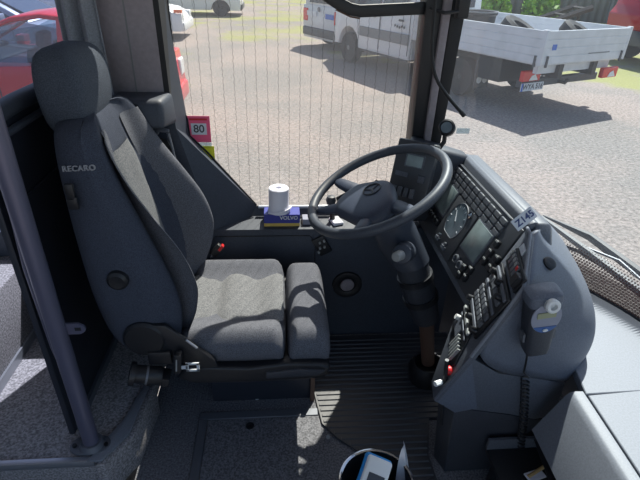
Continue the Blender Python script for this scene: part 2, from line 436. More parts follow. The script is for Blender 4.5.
# round speedometer, flattened below
mb = MB(); pts = []
for k in range(40):
    t = 2 * PI * k / 40; a = 0.320 + 0.064 * math.cos(t); bb = 0.120 + 0.068 * math.sin(t); bb = max(bb, 0.062)
    pts.append((a, bb))
mb.loft([[D(a, bb, 0.015) for a, bb in pts], [D(a, bb, 0.0195) for a, bb in pts]])
mb.build('speedometer', 'dial_face', cl)
ring = [D(a, bb, 0.018) for a, bb in pts]
MB().tube(ring, 0.0028, 6, closed=True).build('dial_ring', 'button_grey', cl)
for k in range(9):
    t = math.radians(205 - k * 29); c0 = V((math.cos(t), math.sin(t)))
    p0 = D(0.320 + .048 * c0.x, 0.120 + .050 * c0.y, 0.0197); p1 = D(0.320 + .056 * c0.x, 0.120 + .059 * c0.y, 0.0197)
    MB().cyl(p0, p1, 0.0012, n=6).build('dial_mark', 'white_mark', cl)
MB().tube([D(.32, .118, .021), D(.352, .150, .021)], [.002, .0008], 6).build('needle', 'white_mark', cl)
MB().lathe(D(.262, .176, .017), PN, [(0, 0), (.012, 0), (.012, .006), (.007, .007), (.007, .003), (0, .003)], 18).build('knob', 'chrome', cl)
for a in (0.26, 0.33):
    MB().cyl(D(a + .03, .035, .014), D(a + .03, .035, .026), 0.006, n=12).build('knob', 'button_grey', cl)
    MB().box(D(a + .03, .020, .02), (.012, .03, .008), frame(V(), PB, PA).to_3x3().to_4x4()).build('rocker', 'dash_plastic', cl)
# three rows of push buttons
RB = frame(V((0, 0, 0)), PA, PB)
for r in range(3):
    for k in range(11):
        a = 0.10 + k * 0.046; bb = 0.205 + r * 0.0215
        if a > .58: continue
        MB().box(D(a, bb, 0.010), (0.040, 0.0185, 0.012), RB).bevel(.0025, 1).build('push_button', 'button_grey', cl)
MB().bx(0, .0001, 0, .0001, 0, .0001).bm.free()
# strip of small lamps along the top edge
panel(0.08, 0.60, 0.2665, 0.270, 0.008, 0.012, .001).build('trim_line', 'dash_plastic', cl)
# rocker switches beside and below the displays
for a, bb in ((0.056, 0.185), (0.056, 0.15), (0.056, 0.118), (0.085, 0.06), (0.085, 0.028), (0.120, 0.045), (0.120, 0.015), (0.012, 0.155), (0.012, 0.12), (0.495, 0.05), (0.525, 0.05), (0.465, 0.05), (0.435, 0.05)):
    o = MB().box(D(a, bb, 0.012), (0.020, 0.026, 0.016), RB).bevel(.003, 1).build('rocker_switch', 'black_plastic', cl)
    MB().box(D(a, bb + .009, 0.0205), (0.016, 0.005, 0.002), RB).build('switch_mark', 'slot_light', o)
for a, bb in ((0.188, 0.038), (0.150, 0.036)):
    MB().lathe(D(a, bb, 0.006), PN, [(0, 0), (.016, 0), (.016, .012), (.012, .014), (.011, .006), (0, .006)], 20).build('socket', 'button_grey', cl)
# far corner display module, turned towards the seat
FC = uy(411, 173, 1.64); FU = V((0.80, -0.60, 0)).normalized(); FV_ = V((0.30, 0.12, 0.95)); FM = frame(FC, FU, FV_)
def fm(mb): mb.bm.transform(FM); return mb
fp = fm(MB().box((0, 0, -0.02), (0.155, 0.235, 0.04)).bevel(.008)).build('corner_module', 'panel_black', dash)
fm(MB().box((0.005, 0.045, 0.002), (0.075, 0.05, 0.004)).bevel(.001, 1)).build('screen_bezel', 'dash_plastic', fp)
fm(MB().box((0.005, 0.045, 0.004), (0.062, 0.04, 0.003))).build('screen', 'screen', fp)
for k in range(5): fm(MB().box((-0.03 + k * .016, 0.09, 0.003), (0.010, 0.012, 0.006)).bevel(.001, 1)).build('push_button', 'button_grey', fp)
for k in range(4): fm(MB().box((-0.05 + k * .024, -0.075, 0.005), (0.016, 0.035, 0.012)).bevel(.002, 1)).build('rocker_switch', 'button_grey', fp)
fm(MB().box((-0.035, -0.01, 0.002), (0.05, 0.018, 0.003))).build('label_plate', 'dash_plastic', fp)
fm(MB().box((0.045, -0.015, 0.003), (0.026, 0.026, 0.006)).bevel(.001, 1)).build('square_button', 'dash_plastic', fp)
# hump over the far corner
b = MB().loft([[(0.44, 1.70, 0.60), (0.80, 1.70, 0.60), (0.80, 1.80, 0.60), (0.44, 1.82, 0.60)],
               [(0.50, 1.72, 0.93), (0.74, 1.72, 0.875), (0.74, 1.80, 0.875), (0.52, 1.815, 0.94)]]).bevel(0.02, 3)
b.build('corner_hump', 'dash_dark', dash)

# side panel nearer the aisle
P2O = PO + V((0, 0, 0)); P2A = (PA * 0.2 - PN * 0.05).normalized() * 1.0
P2N = P2A.cross(PB).normalized()
if P2N.dot(PN) < 0: P2N = -P2N
def S(a, b, n=0.0): return P2O + P2A * a + PB * b + P2N * n
def spanel(pts, n0, n1, bev=.003):
    mb = MB(); mb.loft([[S(a, bb, n0) for a, bb in pts], [S(a, bb, n1) for a, bb in pts]])
    if bev: mb.bevel(bev)
    return mb
SP = [(-0.002, 0.280), (-0.04, 0.280), (-0.205, 0.187), (-0.222, -0.055), (-0.21, -0.25), (-0.13, -0.25), (0.012, -0.10), (-0.002, -0.012)]
con = thing('side_console', 'grey side console with radio and switches at the aisle end of the dashboard', 'console', (0.72, 1.1, 0.0))
sp = spanel(SP, -0.012, 0.006, .004).build('switch_panel', 'dash_plastic', con)
def srect(a0, a1, b0, b1): return [(a0, b0), (a1, b0), (a1, b1), (a0, b1)]
_t = math.radians(8); QA = P2A * math.cos(_t) + PB * math.sin(_t); QB = PB * math.cos(_t) - P2A * math.sin(_t)
def Q(a, b, n=0.0): return P2O + QA * a + QB * b + P2N * n
def qpanel(pts, n0, n1, bev=.003):
    mb = MB().loft([[Q(a, bb, n0) for a, bb in pts], [Q(a, bb, n1) for a, bb in pts]])
    if bev: mb.bevel(bev)
    return mb
SR = frame(V((0, 0, 0)), QA, QB)
def qbox(a, b, n, size, bev=.0015): 
    mb = MB().box(Q(a, b, n), size, SR)
    return mb.bevel(bev, 1) if bev else mb
# module A: column of light tipped switches
qpanel(srect(-0.172, -0.012, 0.182, 0.236), .006, .014).build('switch_module', 'black_plastic', sp)
qpanel(srect(-0.060, -0.018, 0.238, 0.258), .006, .010, .001).build('label_plate', 'plate_white', sp)
for k in range(5):
    o = qbox(-0.026 - k * .021, 0.212, .015, (.017, .034, .010), .002).build('rocker_switch', 'button_grey', sp)
    qbox(-0.026 - k * .021, 0.222, .0205, (.013, .010, .002), 0).build('switch_tip', 'slot_light' if k < 4 else 'red_plastic', o)
qbox(-0.148, 0.208, .018, (.032, .036, .018), .003).build('rocker_switch', 'black_plastic', sp)
# module B: radio with strips of keys
qpanel(srect(-0.188, -0.004, 0.006, 0.168), .006, .016).build('radio', 'black_plastic', sp)
for k in range(6):
    bb = .022 + k * .0262
    if k in (1, 2):
        for j in range(7): qbox(-.024 - j * .0235, bb, .018, (.0205, .019, .008)).build('radio_button', 'button_grey', sp)
    elif k == 4:
        for j in range(4): qbox(-.036 - j * .038, bb, .018, (.033, .018, .008)).build('radio_button', 'button_grey', sp)
    else:
        qbox(-.096, bb, .018, (.168, .011, .007)).build('radio_trim', 'trim_metal', sp)
for a_, bb in ((-.022, .140), (-.095, .150), (-.150, .140), (-.02, .020), (-.17, .020), (-.10, .010)):
    MB().cyl(Q(a_, bb, .016), Q(a_, bb, .034), .011, .009, 16).build('radio_knob', 'black_plastic', sp)
# module C: slots with fins
qpanel([(-.012, -.004), (-.150, -.004), (-.205, -.092), (-.196, -.130), (-.030, -.100)], .006, .012).build('slot_module', 'black_plastic', sp)
qbox(-.085, -.016, .016, (.135, .010, .008)).build('slot_trim', 'slot_light', sp)
qbox(-.095, -.034, .016, (.130, .006, .006)).build('slot_trim', 'trim_metal', sp)
qbox(-.075, -.062, .014, (.055, .036, .005)).build('label_plate', 'dash_plastic', sp)
for k in range(5): qbox(-.118 - k * .014, -.078 - k * .002, .017, (.005, .050, .010), .001).build('fin', 'slot_light', sp)
MB().cyl(Q(-.035, -.055, .012), Q(-.035, -.055, .026), .009, n=16).build('slot_knob', 'white_plastic', sp)
MB().lathe(S(-0.186, -0.150, .004), P2N, [(0, 0), (.014, 0), (.014, .012), (.010, .017), (0, .018)], 20).build('red_button', 'red_plastic', sp)

# console housing: grid from the panel edge to the rounded right end
def con_grid():
    # columns along x; rows from top/back to bottom
    e_top, e_up, e_mid, e_lo = S(-0.04, .280), S(-0.205, .187), S(-0.222, -.055), S(-0.21, -.25)
    rows = [
        [V((.765, 1.172, .860)), V((.825, 1.26, .835)), V((.89, 1.30, .78)), V((.96, 1.30, .71)), V((1.0, 1.29, .60)), V((1.0, 1.28, .455))],
        [e_top, V((.80, 1.16, .815)), V((.87, 1.14, .765)), V((.935, 1.12, .69)), V((.985, 1.10, .58)), V((.985, 1.10, .455))],
        [S(-.13, .232), V((.785, 1.06, .77)), V((.855, 1.05, .72)), V((.92, 1.05, .645)), V((.965, 1.05, .54)), V((.96, 1.06, .455))],
        [e_up, V((.74, .995, .725)), V((.81, .99, .665)), V((.87, .995, .60)), V((.915, 1.01, .51)), V((.93, 1.04, .45))],
        [S(-.216, .06), V((.69, .985, .63)), V((.765, .98, .585)), V((.83, .985, .53)), V((.885, 1.0, .46)), V((.905, 1.02, .43))],
        [e_mid, V((.64, .985, .475)), V((.73, .985, .455)), V((.80, .985, .44)), V((.87, 1.0, .415)), V((.89, 1.02, .40))],
    ]
    return rows
rows = con_grid()
b = MB(); vs = [[b.bm.verts.new(p) for p in r] for r in rows]
for r0, r1 in zip(vs, vs[1:]):
    for i in range(len(r0) - 1): b.bm.faces.new((r0[i], r0[i + 1], r1[i + 1], r1[i]))
ch = b.build('console_cover', 'console_grey', con, sub=2)
md = ch.modifiers.new('thick', 'SOLIDIFY'); md.thickness = 0.02; md.offset = -1
# rib between panel and cover
MB().tube([S(-0.0, .284, .004), S(-0.042, .283, .006), S(-.125, .237, .006), S(-0.207, .189, .006), S(-.219, .06, .006), S(-0.224, -.055, .006)], .005, 8).build('edge_trim', 'ledge_grey', con)
# lower housing between the two seams, and the dark kick panel
e_mid, e_lo = S(-0.222, -.055), S(-0.21, -.25)
q0 = [S(-0.13, -.25, .004), e_lo, e_mid]
low_t = [e_mid, V((.64, .985, .478)), V((.72, .985, .458)), V((.78, .985, .443)), V((.83, 1.02, .38))]
b = MB()
zt = 0.275
pl_top = [e_mid + V((0, 0, -.004)), V((.64, .988, .472)), V((.73, .988, .452)), V((.80, .988, .437)), V((.885, 1.015, .39))]
pl_bot = [V((.53, .985, .335)), V((.62, .985, .315)), V((.71, .985, .295)), V((.80, .985, .265)), V((.885, 1.015, .24))]
b.loft([pl_top + [V((.885, 1.2, .39)), V((.62, 1.2, .45))], pl_bot + [V((.885, 1.2, .24)), V((.56, 1.2, .33))]]).bevel(.003)
b.build('lower_cover', 'dash_plastic', con)
# lit cheek facing the driver below the switch panel
b = MB().loft([[S(-0.135, -.248, .0), S(-0.211, -.25, .0), e_mid + V((-.002, 0, -.006)), S(-0.16, -.10, -.002)],
               [V((.50, 1.06, .315)), V((.532, .984, .315)), V((.60, .984, .33)), V((.62, 1.15, .33))]])
b.build('cheek', 'console_grey', con)
kt = [V((.505, 1.06, .315)), V((.53, .988, .33)), V((.62, .988, .31)), V((.71, .988, .29)), V((.80, .988, .262)), V((.86, 1.02, .22)), V((.86, 1.2, .22)), V((.58, 1.2, .3))]
kb = [V((.535, 1.06, .0)), V((.555, 1.0, .0)), V((.62, 1.0, .0)), V((.71, 1.0, .0)), V((.80, 1.0, .0)), V((.86, 1.03, .0)), V((.86, 1.2, .0)), V((.6, 1.2, 0))]
b = MB().loft([[p for p in kt], [p for p in kb]]).bevel(.003)
plabel(b.build('kick_panel', 'dash_dark', con), 'dark lower panel')
# round plug on the cover top
MB().lathe(uz(547, 264, .795) + V((0, 0, -.004)), (.15, -.5, .85), [(0, 0), (.019, 0), (.019, .016), (.012, .019), (0, .016)], 24).build('round_plug', 'black_plastic', con)

# number tag on the dash ridge
T0 = uz(524, 219, 0.895)
TM = frame(T0, V((0.75, 0.15, 0.62)), V((-0.35, 0.35, 0.7)))
mb = MB().box((0, 0, 0), (0.068, 0.036, 0.003)).bevel(.001, 1); mb.bm.transform(TM)
tg = tag(mb.build('number_tag', 'plate_white'), 'small white number tag standing on the dashboard edge', 'tag')
text_mesh('tag_number', 'Z145', 0.027, TM @ Matrix.Translation((0.002, 0, 0.0022)), 'tag_blue', tg, bold=.0006)

# knee area below the dash and ledge to the right
# windscreen ledge / front cover
lg = thing('front_cover', 'light grey front cover panel below the windscreen beside the console', 'panel', (1.05, 0.8, 0))
SZ = .45
cut = [uz(586, 394, SZ), uz(640, 389, SZ), uz(640, 476, SZ)]
pA = uz(572, 396, SZ)
outer_c = [V((c[0] - .012, c[1], SZ)) for c in cs if 0.35 < c[1] < 1.55]
p0 = V((0.87, 1.2, SZ))
seam_a = cut[0]
# far plate
b = MB().loft([[V((p.x, p.y, SZ - .03)) for p in [V((1.01, 1.5, 0))] + outer_c[:0] + [V((c.x, c.y, 0)) for c in outer_c if c.y > cut[1].y + .0] + [cut[1] + V((.25, 0, 0)), cut[0]]],
               [V((p.x, p.y, SZ)) for p in [V((1.01, 1.5, 0))] + [V((c.x, c.y, 0)) for c in outer_c if c.y > cut[1].y + .0] + [cut[1] + V((.25, 0, 0)), cut[0]]]])
b.bevel(.0025, 1)
b.build('top_plate', 'ledge_grey', lg)
g = .004
c0, c1, c2 = cut
d = (c2 - c0).normalized(); side = V((d.y, -d.x, 0))
if side.x < 0: side = -side
far_e = c0 + (c1 - c0).normalized() * .45
near_e = c0 + d * .8
pts = [c0 + side * g + V((0, -g, 0)), far_e + V((0, -g, 0)), V((1.33, near_e.y, SZ)), near_e + side * g]
b = MB().prism([V((p.x, p.y, SZ - .03)) for p in pts], (0, 0, .03)).bevel(.0025, 1)
b.build('top_plate', 'ledge_grey', lg)
# left strip with a rounded edge, falling to the left
e0 = pA; prj = d
strip_top0 = [c0 - side * g, c0 + d * .8 - side * g]
wd = (pA - c0).dot(-side)
def sec(t):
    o = c0 + d * t - side * g
    w = .035
    return [V((o.x, o.y, SZ - .1)), V((o.x, o.y, SZ)), o - side * w * .8, o - side * w + V((0, 0, -.004)), o - side * (w + .010) + V((0, 0, -.014)), o - side * (w + .075) + V((0, 0, -.165)), o - side * (w + .06) + V((0, 0, -.18))]
b = MB().loft([sec(-.01), sec(.3), sec(.8)])
b.build('edge_cover', 'ledge_grey', lg)

# dark open tray below the cover
tr = thing('tray', 'dark tray under the console with a rail at its edge', 'tray', (0.82, 0.85, 0.0))
b = MB().bx(.66, 1.0, .78, .97, .14, .155); b.build('tray_floor', 'black_plastic', tr)
b = MB().tube([uz(543, 424, .25), uz(575, 480, .25)], .012, 8); b.build('rail', 'black_plastic', tr)
b = MB().tube([uz(537, 440, .20), uz(556, 490, .20)], .010, 8); b.build('rail', 'black_plastic', tr)
for x_, y_ in ((.69, .81), (.95, .81), (.69, .94), (.95, .94)): MB().bx(x_ - .01, x_ + .01, y_ - .01, y_ + .01, 0, .14).build('leg', 'black_plastic', tr)
b = MB().bx(.66, 1.0, .965, .975, .155, .20); b.build('rim', 'dash_plastic', tr)
pa = uz(521, 473, .165); pb = uz(543, 466, .165)
tag(MB().box((pa + pb) / 2 + V((0, -.02, 0)), (.06, .03, .004), Matrix.Rotation(.25, 4, 'Z')).build('paper_slip', 'paper'), 'white paper slip lying in the dark tray', 'paper')
tag(MB().cyl(uz(528, 477, .166), uz(545, 466, .166), .006, n=8).build('stick', 'wood'), 'short wooden stick lying in the dark tray', 'stick')

# rod with white nut on the console's left edge
rd = thing('latch_rod', 'thin black rod with a white nut beside the switch panel', 'rod', tuple(uy(442, 420, 1.0)))
MB().tube([uy(447, 360, .978), uy(444, 390, .978), uy(441, 424, .978)], .006, 8).build('rod', 'black_plastic', rd)
MB().cyl(uy(441, 382, .975), uy(435, 384, .965), .008, n=6).build('nut', 'white_plastic', rd)

# ------------------------------------------------------------------ breath tester
dv = thing('breath_tester', 'dark grey breath tester with white mouthpiece on the console side', 'device', tuple(uy(533, 350, .95)))
bt = uy(542, 299, .945); bb_ = uy(534, 349, .955)
ax = (bt - bb_).normalized(); xx = V((1, 0, 0)); xx = (xx - ax * xx.dot(ax)).normalized(); nn = xx.cross(ax)
DM = frame(bb_, xx, ax); Lh = (bt - bb_).length
def dvm(mb): mb.bm.transform(DM); return mb
def rr(w, d_, z, r=.4):
    return [(w / 2 * math.copysign(abs(math.cos(t)) ** r, math.cos(t)), z, d_ / 2 * math.copysign(abs(math.sin(t)) ** r, math.sin(t))) for t in [2 * PI * k / 20 for k in range(20)]]
dvm(MB().loft([rr(.060, .05, 0), rr(.066, .055, .02), rr(.078, .06, Lh * .7), rr(.080, .06, Lh)])).build('holder', 'dash_dark', dv)
f2 = dvm(MB().loft([rr(.086, .064, Lh * .98), rr(.090, .068, Lh * 1.06), rr(.086, .062, Lh * 1.15), rr(.06, .04, Lh * 1.19)])).build('cover', 'console_grey', dv)
def disc_face(cx, cz, rx, rz, n, th=.003, a0=0, a1=2 * PI):
    pts = [(cx + rx * math.cos(a0 + (a1 - a0) * k / 28), cz + rz * math.sin(a0 + (a1 - a0) * k / 28)) for k in range(28)]
    return MB().loft([[(x, z, n) for x, z in pts], [(x, z, n + th) for x, z in pts]])
dvm(disc_face(.001, Lh * .80, .039, .050, .030)).build('face_plate', 'device_face', dv)
dvm(disc_face(.001, Lh * .80, .038, .049, .0325, .002, math.radians(215), math.radians(325))).build('button_band', 'device_blue', dv)
dvm(MB().box((.000, Lh * .86, .034), (.048, .018, .003))).build('screen', 'lcd', dv)
dvm(disc_face(.001, Lh * .80 - .040, .007, .004, .0345)).build('push_button', 'white_plastic', dv)
dvm(MB().lathe((.006, Lh * 1.05, .034), (0, .25, 1), [(0, 0), (.018, 0), (.019, .012), (.016, .016), (.009, .016), (.009, .004), (0, .004)], 24)).build('mouthpiece', 'white_plastic', dv)
for s_ in (-1, 1): dvm(MB().box((s_ * .041, Lh * .35, .005), (.006, .03, .02))).build('clip', 'button_grey', dv)
# coiled cord
c_pts = [uy(528, 351, .945), uy(526, 362, .965), uy(524, 372, .972)]
top = uy(524, 376, .968); bot = uy(519, 448, .975)
N = 20 * 12
for k in range(N + 1):
    f_ = k / N; p = top.lerp(bot, f_); p = p + V((.004 * math.sin(f_ * 3), 0, 0)); t = 2 * PI * 20 * f_
    c_pts.append(p + V((math.cos(t) * .011, math.sin(t) * .009 - .008, 0)))
dc = MB().tube(c_pts, .0032, 6).build('coiled_cord', 'black_plastic', dv)

# ------------------------------------------------------------------ steering wheel
WC = V((0.321, 1.443, 0.868)); WR = 0.234
na = V((-math.sin(math.radians(26)), -0.05, math.cos(math.radians(26)))).normalized()
we1 = V((0, 1, 0)).cross(na).normalized(); we2 = na.cross(we1)
WM = frame(WC, we1, we2)
col = thing('steering_column', 'grey steering column with stalk switches below the wheel', 'steering column', (0.62, 1.42, 0.0))
sw = thing('steering_wheel', 'large dark grey four spoke steering wheel in front of the seat', 'steering wheel', tuple(WC))
def wm(mb): mb.bm.transform(WM); return mb
def pol(r, deg, h=0): return V((r * math.cos(math.radians(deg)), r * math.sin(math.radians(deg)), h))
wm(MB().tube([pol(WR, k * 360 / 72) for k in range(72)], .0165, 14, closed=True)).build('rim', 'wheel_rim', sw)
AX = 206          # direction of the wheel's own bottom
def spoke(a0, r0, a1, w0, w1):
    p0 = pol(r0, a0, -.035); p1 = pol(WR - .004, a1, -.002); mid = (p0 + p1) / 2 + V((0, 0, -.006))
    t = (p1 - p0).normalized(); q = V((-t.y, t.x, 0)).normalized()
    L_ = []
    for p, w, h in ((p0, w0, .016), (mid, (w0 + w1) / 2 * .95, .015), (p1, w1, .010)):
        L_.append([p + q * w + V((0, 0, -h * .3)), p + q * w * .7 + V((0, 0, h)), p - q * w * .7 + V((0, 0, h)), p - q * w + V((0, 0, -h * .3)), p - q * w * .6 + V((0, 0, -h)), p + q * w * .6 + V((0, 0, -h))])
    return wm(MB().loft(L_)).build('spoke', 'wheel_pad', sw, sub=1)
spoke(AX - 78, .06, AX - 82, .036, .026); spoke(AX + 78, .06, AX + 82, .036, .026)
spoke(AX - 36, .07, AX - 34, .032, .022); spoke(AX + 36, .07, AX + 34, .032, .022)
# pad: rounded trapezoid, wider towards the bottom
pad = [(AX - 100, .075), (AX - 84, .125), (AX - 66, .135), (AX - 46, .165), (AX - 28, .17), (AX, .145), (AX + 28, .17), (AX + 46, .165), (AX + 66, .135), (AX + 84, .125), (AX + 100, .075), (AX + 140, .062), (AX + 180, .058), (AX + 220, .062)]
wm(MB().loft([[pol(r * .9, a, -.06) for a, r in pad], [pol(r, a, -.035) for a, r in pad], [pol(r * .96, a, -.012) for a, r in pad], [pol(r * .8, a, .002) for a, r in pad], [pol(r * .35, a, .007) for a, r in pad]])).build('hub_pad', 'wheel_pad', sw, sub=2)
ec = pol(.018, AX, .008)
em = wm(MB().tube([ec + pol(.030, k * 10) for k in range(36)], .0022, 6, closed=True)); em.build('emblem_ring', 'black_plastic', sw)
mb = MB()
for k in range(3):
    a = AX + 180 + k * 120; q = pol(.006, a + 60); q2 = pol(.006, a - 60)
    mb.loft([[ec + V((0, 0, -.002)), ec + q + V((0, 0, -.002)), ec + pol(.029, a) + V((0, 0, -.002)), ec + q2 + V((0, 0, -.002))], [ec + V((0, 0, .002)), ec + q + V((0, 0, .001)), ec + pol(.029, a) + V((0, 0, .001)), ec + q2 + V((0, 0, .001))]])
wm(mb).build('emblem_star', 'black_plastic', sw)
wm(MB().cyl((0, 0, -.10), (0, 0, -.05), .045, .055)).build('hub_base', 'dash_dark', sw)
# column: sleeve, housing, lower boot, collar
ca = -na
pc0 = WC + ca * .10; pc1 = V((.47, 1.43, .585)); pc2 = V((.56, 1.42, .33)); pc3 = V((.60, 1.42, .10))
MB().loft([[p + V((math.cos(t) * rx, math.sin(t) * ry, math.cos(t) * rx * .35)) for t in [2 * PI * k / 24 for k in range(24)]] for p, rx, ry in ((pc0, .05, .05), (WC + ca * .15, .068, .062), (WC + ca * .24, .072, .065), (pc1, .062, .06))]).build('housing', 'column_grey', col)
MB().tube([pc1, pc1.lerp(pc2, .5), pc2], [.058, .062, .05], 18).build('sleeve', 'dash_dark', col)  # darker plastic holds the shade below the wheel
for f_ in (.25, .6): MB().lathe(pc1.lerp(pc2, f_), (pc2 - pc1), [(.0, -.012), (.066, -.012), (.066, .012), (0, .012)]).build('clamp_band', 'black_plastic', col)
MB().tube([pc2, pc3], [.030, .026], 14).build('shaft', 'orange_metal', col)
MB().lathe(V((.60, 1.42, 0.013)), (0, 0, 1), [(0, 0), (.07, 0), (.075, .06), (.062, .09), (.055, .09), (.05, .03), (0, .03)]).build('collar', 'black_plastic', col)
# ignition pod and stalks
ip = uy(398, 256, 1.30)
pod = MB().cyl(V((.43, 1.38, .66)), ip + V((.015, .01, 0)), .036, .033, 22); pod.bevel(.006); pod.build('ignition_pod', 'column_grey', col)
MB().cyl(ip + V((.012, .008, 0)), ip + V((-.012, -.015, .004)), .018, .016, 18).bevel(.003).build('knob', 'slot_light', col)
MB().tube([WC + ca * .15 + we2 * .05, uy(350, 192, 1.56), uy(338, 200, 1.57)], [.009, .010, .012], 10).build('stalk', 'black_plastic', col)
MB().tube([WC + ca * .16, uy(390, 190, 1.62), uy(375, 183, 1.62)], [.010, .012, .014], 10).build('stalk', 'black_plastic', col)

# gauge ball on the far dash corner
gb = thing('corner_gauge', 'small round black gauge on a stalk at the pillar foot', 'gauge', tuple(uy(445, 140, 1.72)))
gc = uy(447, 128, 1.72)
MB().lathe(gc, (-.45, -.8, .4), [(0, -.025), (.022, -.025), (.031, -.01), (.031, .014), (.025, .018), (.022, .012), (0, .012)], 24).build('case', 'black_plastic', gb)
MB().lathe(gc, V((-.45, -.8, .4)), [(0, .012), (.021, .0125), (.021, .014), (0, .014)], 20).build('face', 'dial_face', gb)
MB().tube([gc + V((0, .01, -.02)), uy(444, 142, 1.725), (.60, 1.735, .88)], .009, 8).build('stalk', 'black_plastic', gb)
MB().box(uy(463, 131, 1.74), (.05, .002, .02)).build('label_plate', 'see_glass', gb)
# hose in front of the pillar
hp = [uy(u, v, 1.70) for u, v in ((436, -12), (434, 15), (432, 45), (433, 66), (438, 82), (449, 98), (461, 112))]
hs = []
for i in range(len(hp) - 1):
    for k in range(4):
        t = k / 4; p0, p1, p2, p3 = hp[max(i - 1, 0)], hp[i], hp[i + 1], hp[min(i + 2, len(hp) - 1)]
        hs.append(.5 * (2 * p1 + (p2 - p0) * t + (2 * p0 - 5 * p1 + 4 * p2 - p3) * t * t + (3 * p1 - p0 - 3 * p2 + p3) * t ** 3))
hs.append(hp[-1])
ho = thing('hose', 'thin black hose hanging in front of the windscreen pillar', 'hose', tuple(hp[-1]))
MB().tube(hs, .0062, 8).build('hose_line', 'rubber_black', ho)
MB().cyl(hp[-1], hp[-1] + (hp[-1] - hs[-2]).normalized() * .02, .0085, n=10).build('hose_tip', 'rubber_black', ho)
bk = thing('pillar_bracket', 'small black bracket clipped to the top of the pillar', 'bracket', tuple(uy(462, 10, 1.74)))
MB().tube([uy(430, 8, 1.74), uy(445, 13, 1.72), uy(462, 11, 1.74)], .006, 8).build('arm', 'black_plastic', bk)
MB().box(uy(463, 4, 1.75), (.04, .04, .09)).bevel(.006).build('clamp', 'black_plastic', bk)

# ================================================================== SEAT
YC = 1.385
seat = thing('driver_seat', 'dark grey cloth bucket driver seat with headrest beside the window', 'seat', (-0.1, YC, 0.0))
def sm(e0, e1, x): t = max(0, min(1, (x - e0) / (e1 - e0))); return t * t * (3 - 2 * t)
H_ = [(.40, -.345, -.325, .235, -.49), (.50, -.370, -.296, .252, -.525), (.58, -.386, -.272, .258, -.54), (.67, -.402, -.268, .262, -.55), (.78, -.420, -.300, .262, -.555), (.88, -.436, -.348, .256, -.56), (.98, -.450, -.400, .244, -.565), (1.06, -.462, -.432, .228, -.57), (1.11, -.475, -.448, .205, -.572), (1.15, -.495, -.468, .165, -.568)]
def hz(z):
    for a, c in zip(H_, H_[1:]):
        if z <= c[0] or c is H_[-1]:
            t = (z - a[0]) / (c[0] - a[0]); return [p + (q - p) * t for p, q in zip(a, c)]
def xfront(y, z):
    _, xc, xb, hw, xk = hz(z)
    s = abs(y) / hw
    if xb > xc: xb += .030 * (1 if y > 0 else -1) * math.exp(-((z - .74) / .19) ** 2)
    return xc + (xb - xc) * sm(.46, .80, s) - (xb - xk) * .28 * sm(.84, 1.0, s)
loops = []
for z, xc, xb, hw, xk in H_:
    L_ = []
    for s in (-1, -.97, -.9, -.82, -.72, -.6, -.48, -.25, 0, .25, .48, .6, .72, .82, .9, .97, 1): L_.append((xfront(s * hw, z), YC + s * hw, z))
    for s in (1, .96, .8, .4, 0, -.4, -.8, -.96, -1): 
        L_.append((xk + (.09 if abs(s) == 1 else .03 if abs(s) > .9 else .0), YC + s * hw, z))
    loops.append(L_)
br = MB().loft(loops).build('backrest', 'seat_fabric_shaded', seat, sub=1)
# lighter insert panel on the front
b = MB(); n1, n2 = 9, 14; g0 = []
for j in range(n2):
    z = .46 + (1.035 - .46) * j / (n2 - 1); hw = hz(z)[3]; tap = .50 - .06 * sm(.75, 1.03, z) - .14 * sm(.95, 1.06, z)
    row = []
    for i in range(n1):
        s = -1 + 2 * i / (n1 - 1); y = s * tap * hw
        row.append((xfront(y, z) + .012 - .012 * abs(s) ** 6 + (-.004 if j in (0, n2 - 1) else 0) - .006 * math.exp(-((z - .74) / .012) ** 2), YC + y, z))
    g0.append(row)
vs = [[b.bm.verts.new(p) for p in r] for r in g0]
for r0, r1 in zip(vs, vs[1:]):
    for i in range(n1 - 1): b.bm.faces.new((r0[i], r0[i + 1], r1[i + 1], r1[i]))
plabel(b.build('backrest_insert', 'seat_insert', seat, sub=1), 'lighter grey woven middle panel'); seat.children[-1]
# bolster fronts in the seat cloth, without the backrest's painted shade
for sg in (-1, 1):
    b = MB(); rws = []
    for j in range(16):
        z = .45 + (1.10 - .45) * j / 15; hw = hz(z)[3]
        e0 = .52 - .06 * sm(.75, 1.03, z) - .14 * sm(.95, 1.06, z)
        rws.append([b.bm.verts.new((xfront(s * hw, z) + .004, YC + sg * s * hw, z)) for s in [e0 + ((.93 if sg > 0 else .82) - e0) * k / 8 for k in range(9)]])
    for r0, r1 in zip(rws, rws[1:]):
        for i in range(8): b.bm.faces.new((r0[i], r0[i + 1], r1[i + 1], r1[i]))
    b.build('bolster', 'seat_fabric', seat, sub=1)
# headrest
b = MB(); hl = []
for z, dx, hy, xo in ((1.082, .030, .085, -.545), (1.095, .050, .112, -.543), (1.125, .062, .130, -.541), (1.18, .068, .139, -.540), (1.23, .068, .137, -.541), (1.27, .062, .128, -.544), (1.295, .048, .108, -.549), (1.305, .02, .06, -.553)):
    hl.append([(xo - .006 + dx * .96 * math.copysign(abs(math.cos(t)) ** .40, math.cos(t)), YC + .005 + hy * math.copysign(abs(math.sin(t)) ** .42, math.sin(t)), z + .03 * math.cos(t) * 0) for t in [2 * PI * k / 28 for k in range(28)]])
b.loft(hl); b.build('headrest', 'headrest_fabric', seat, sub=1)
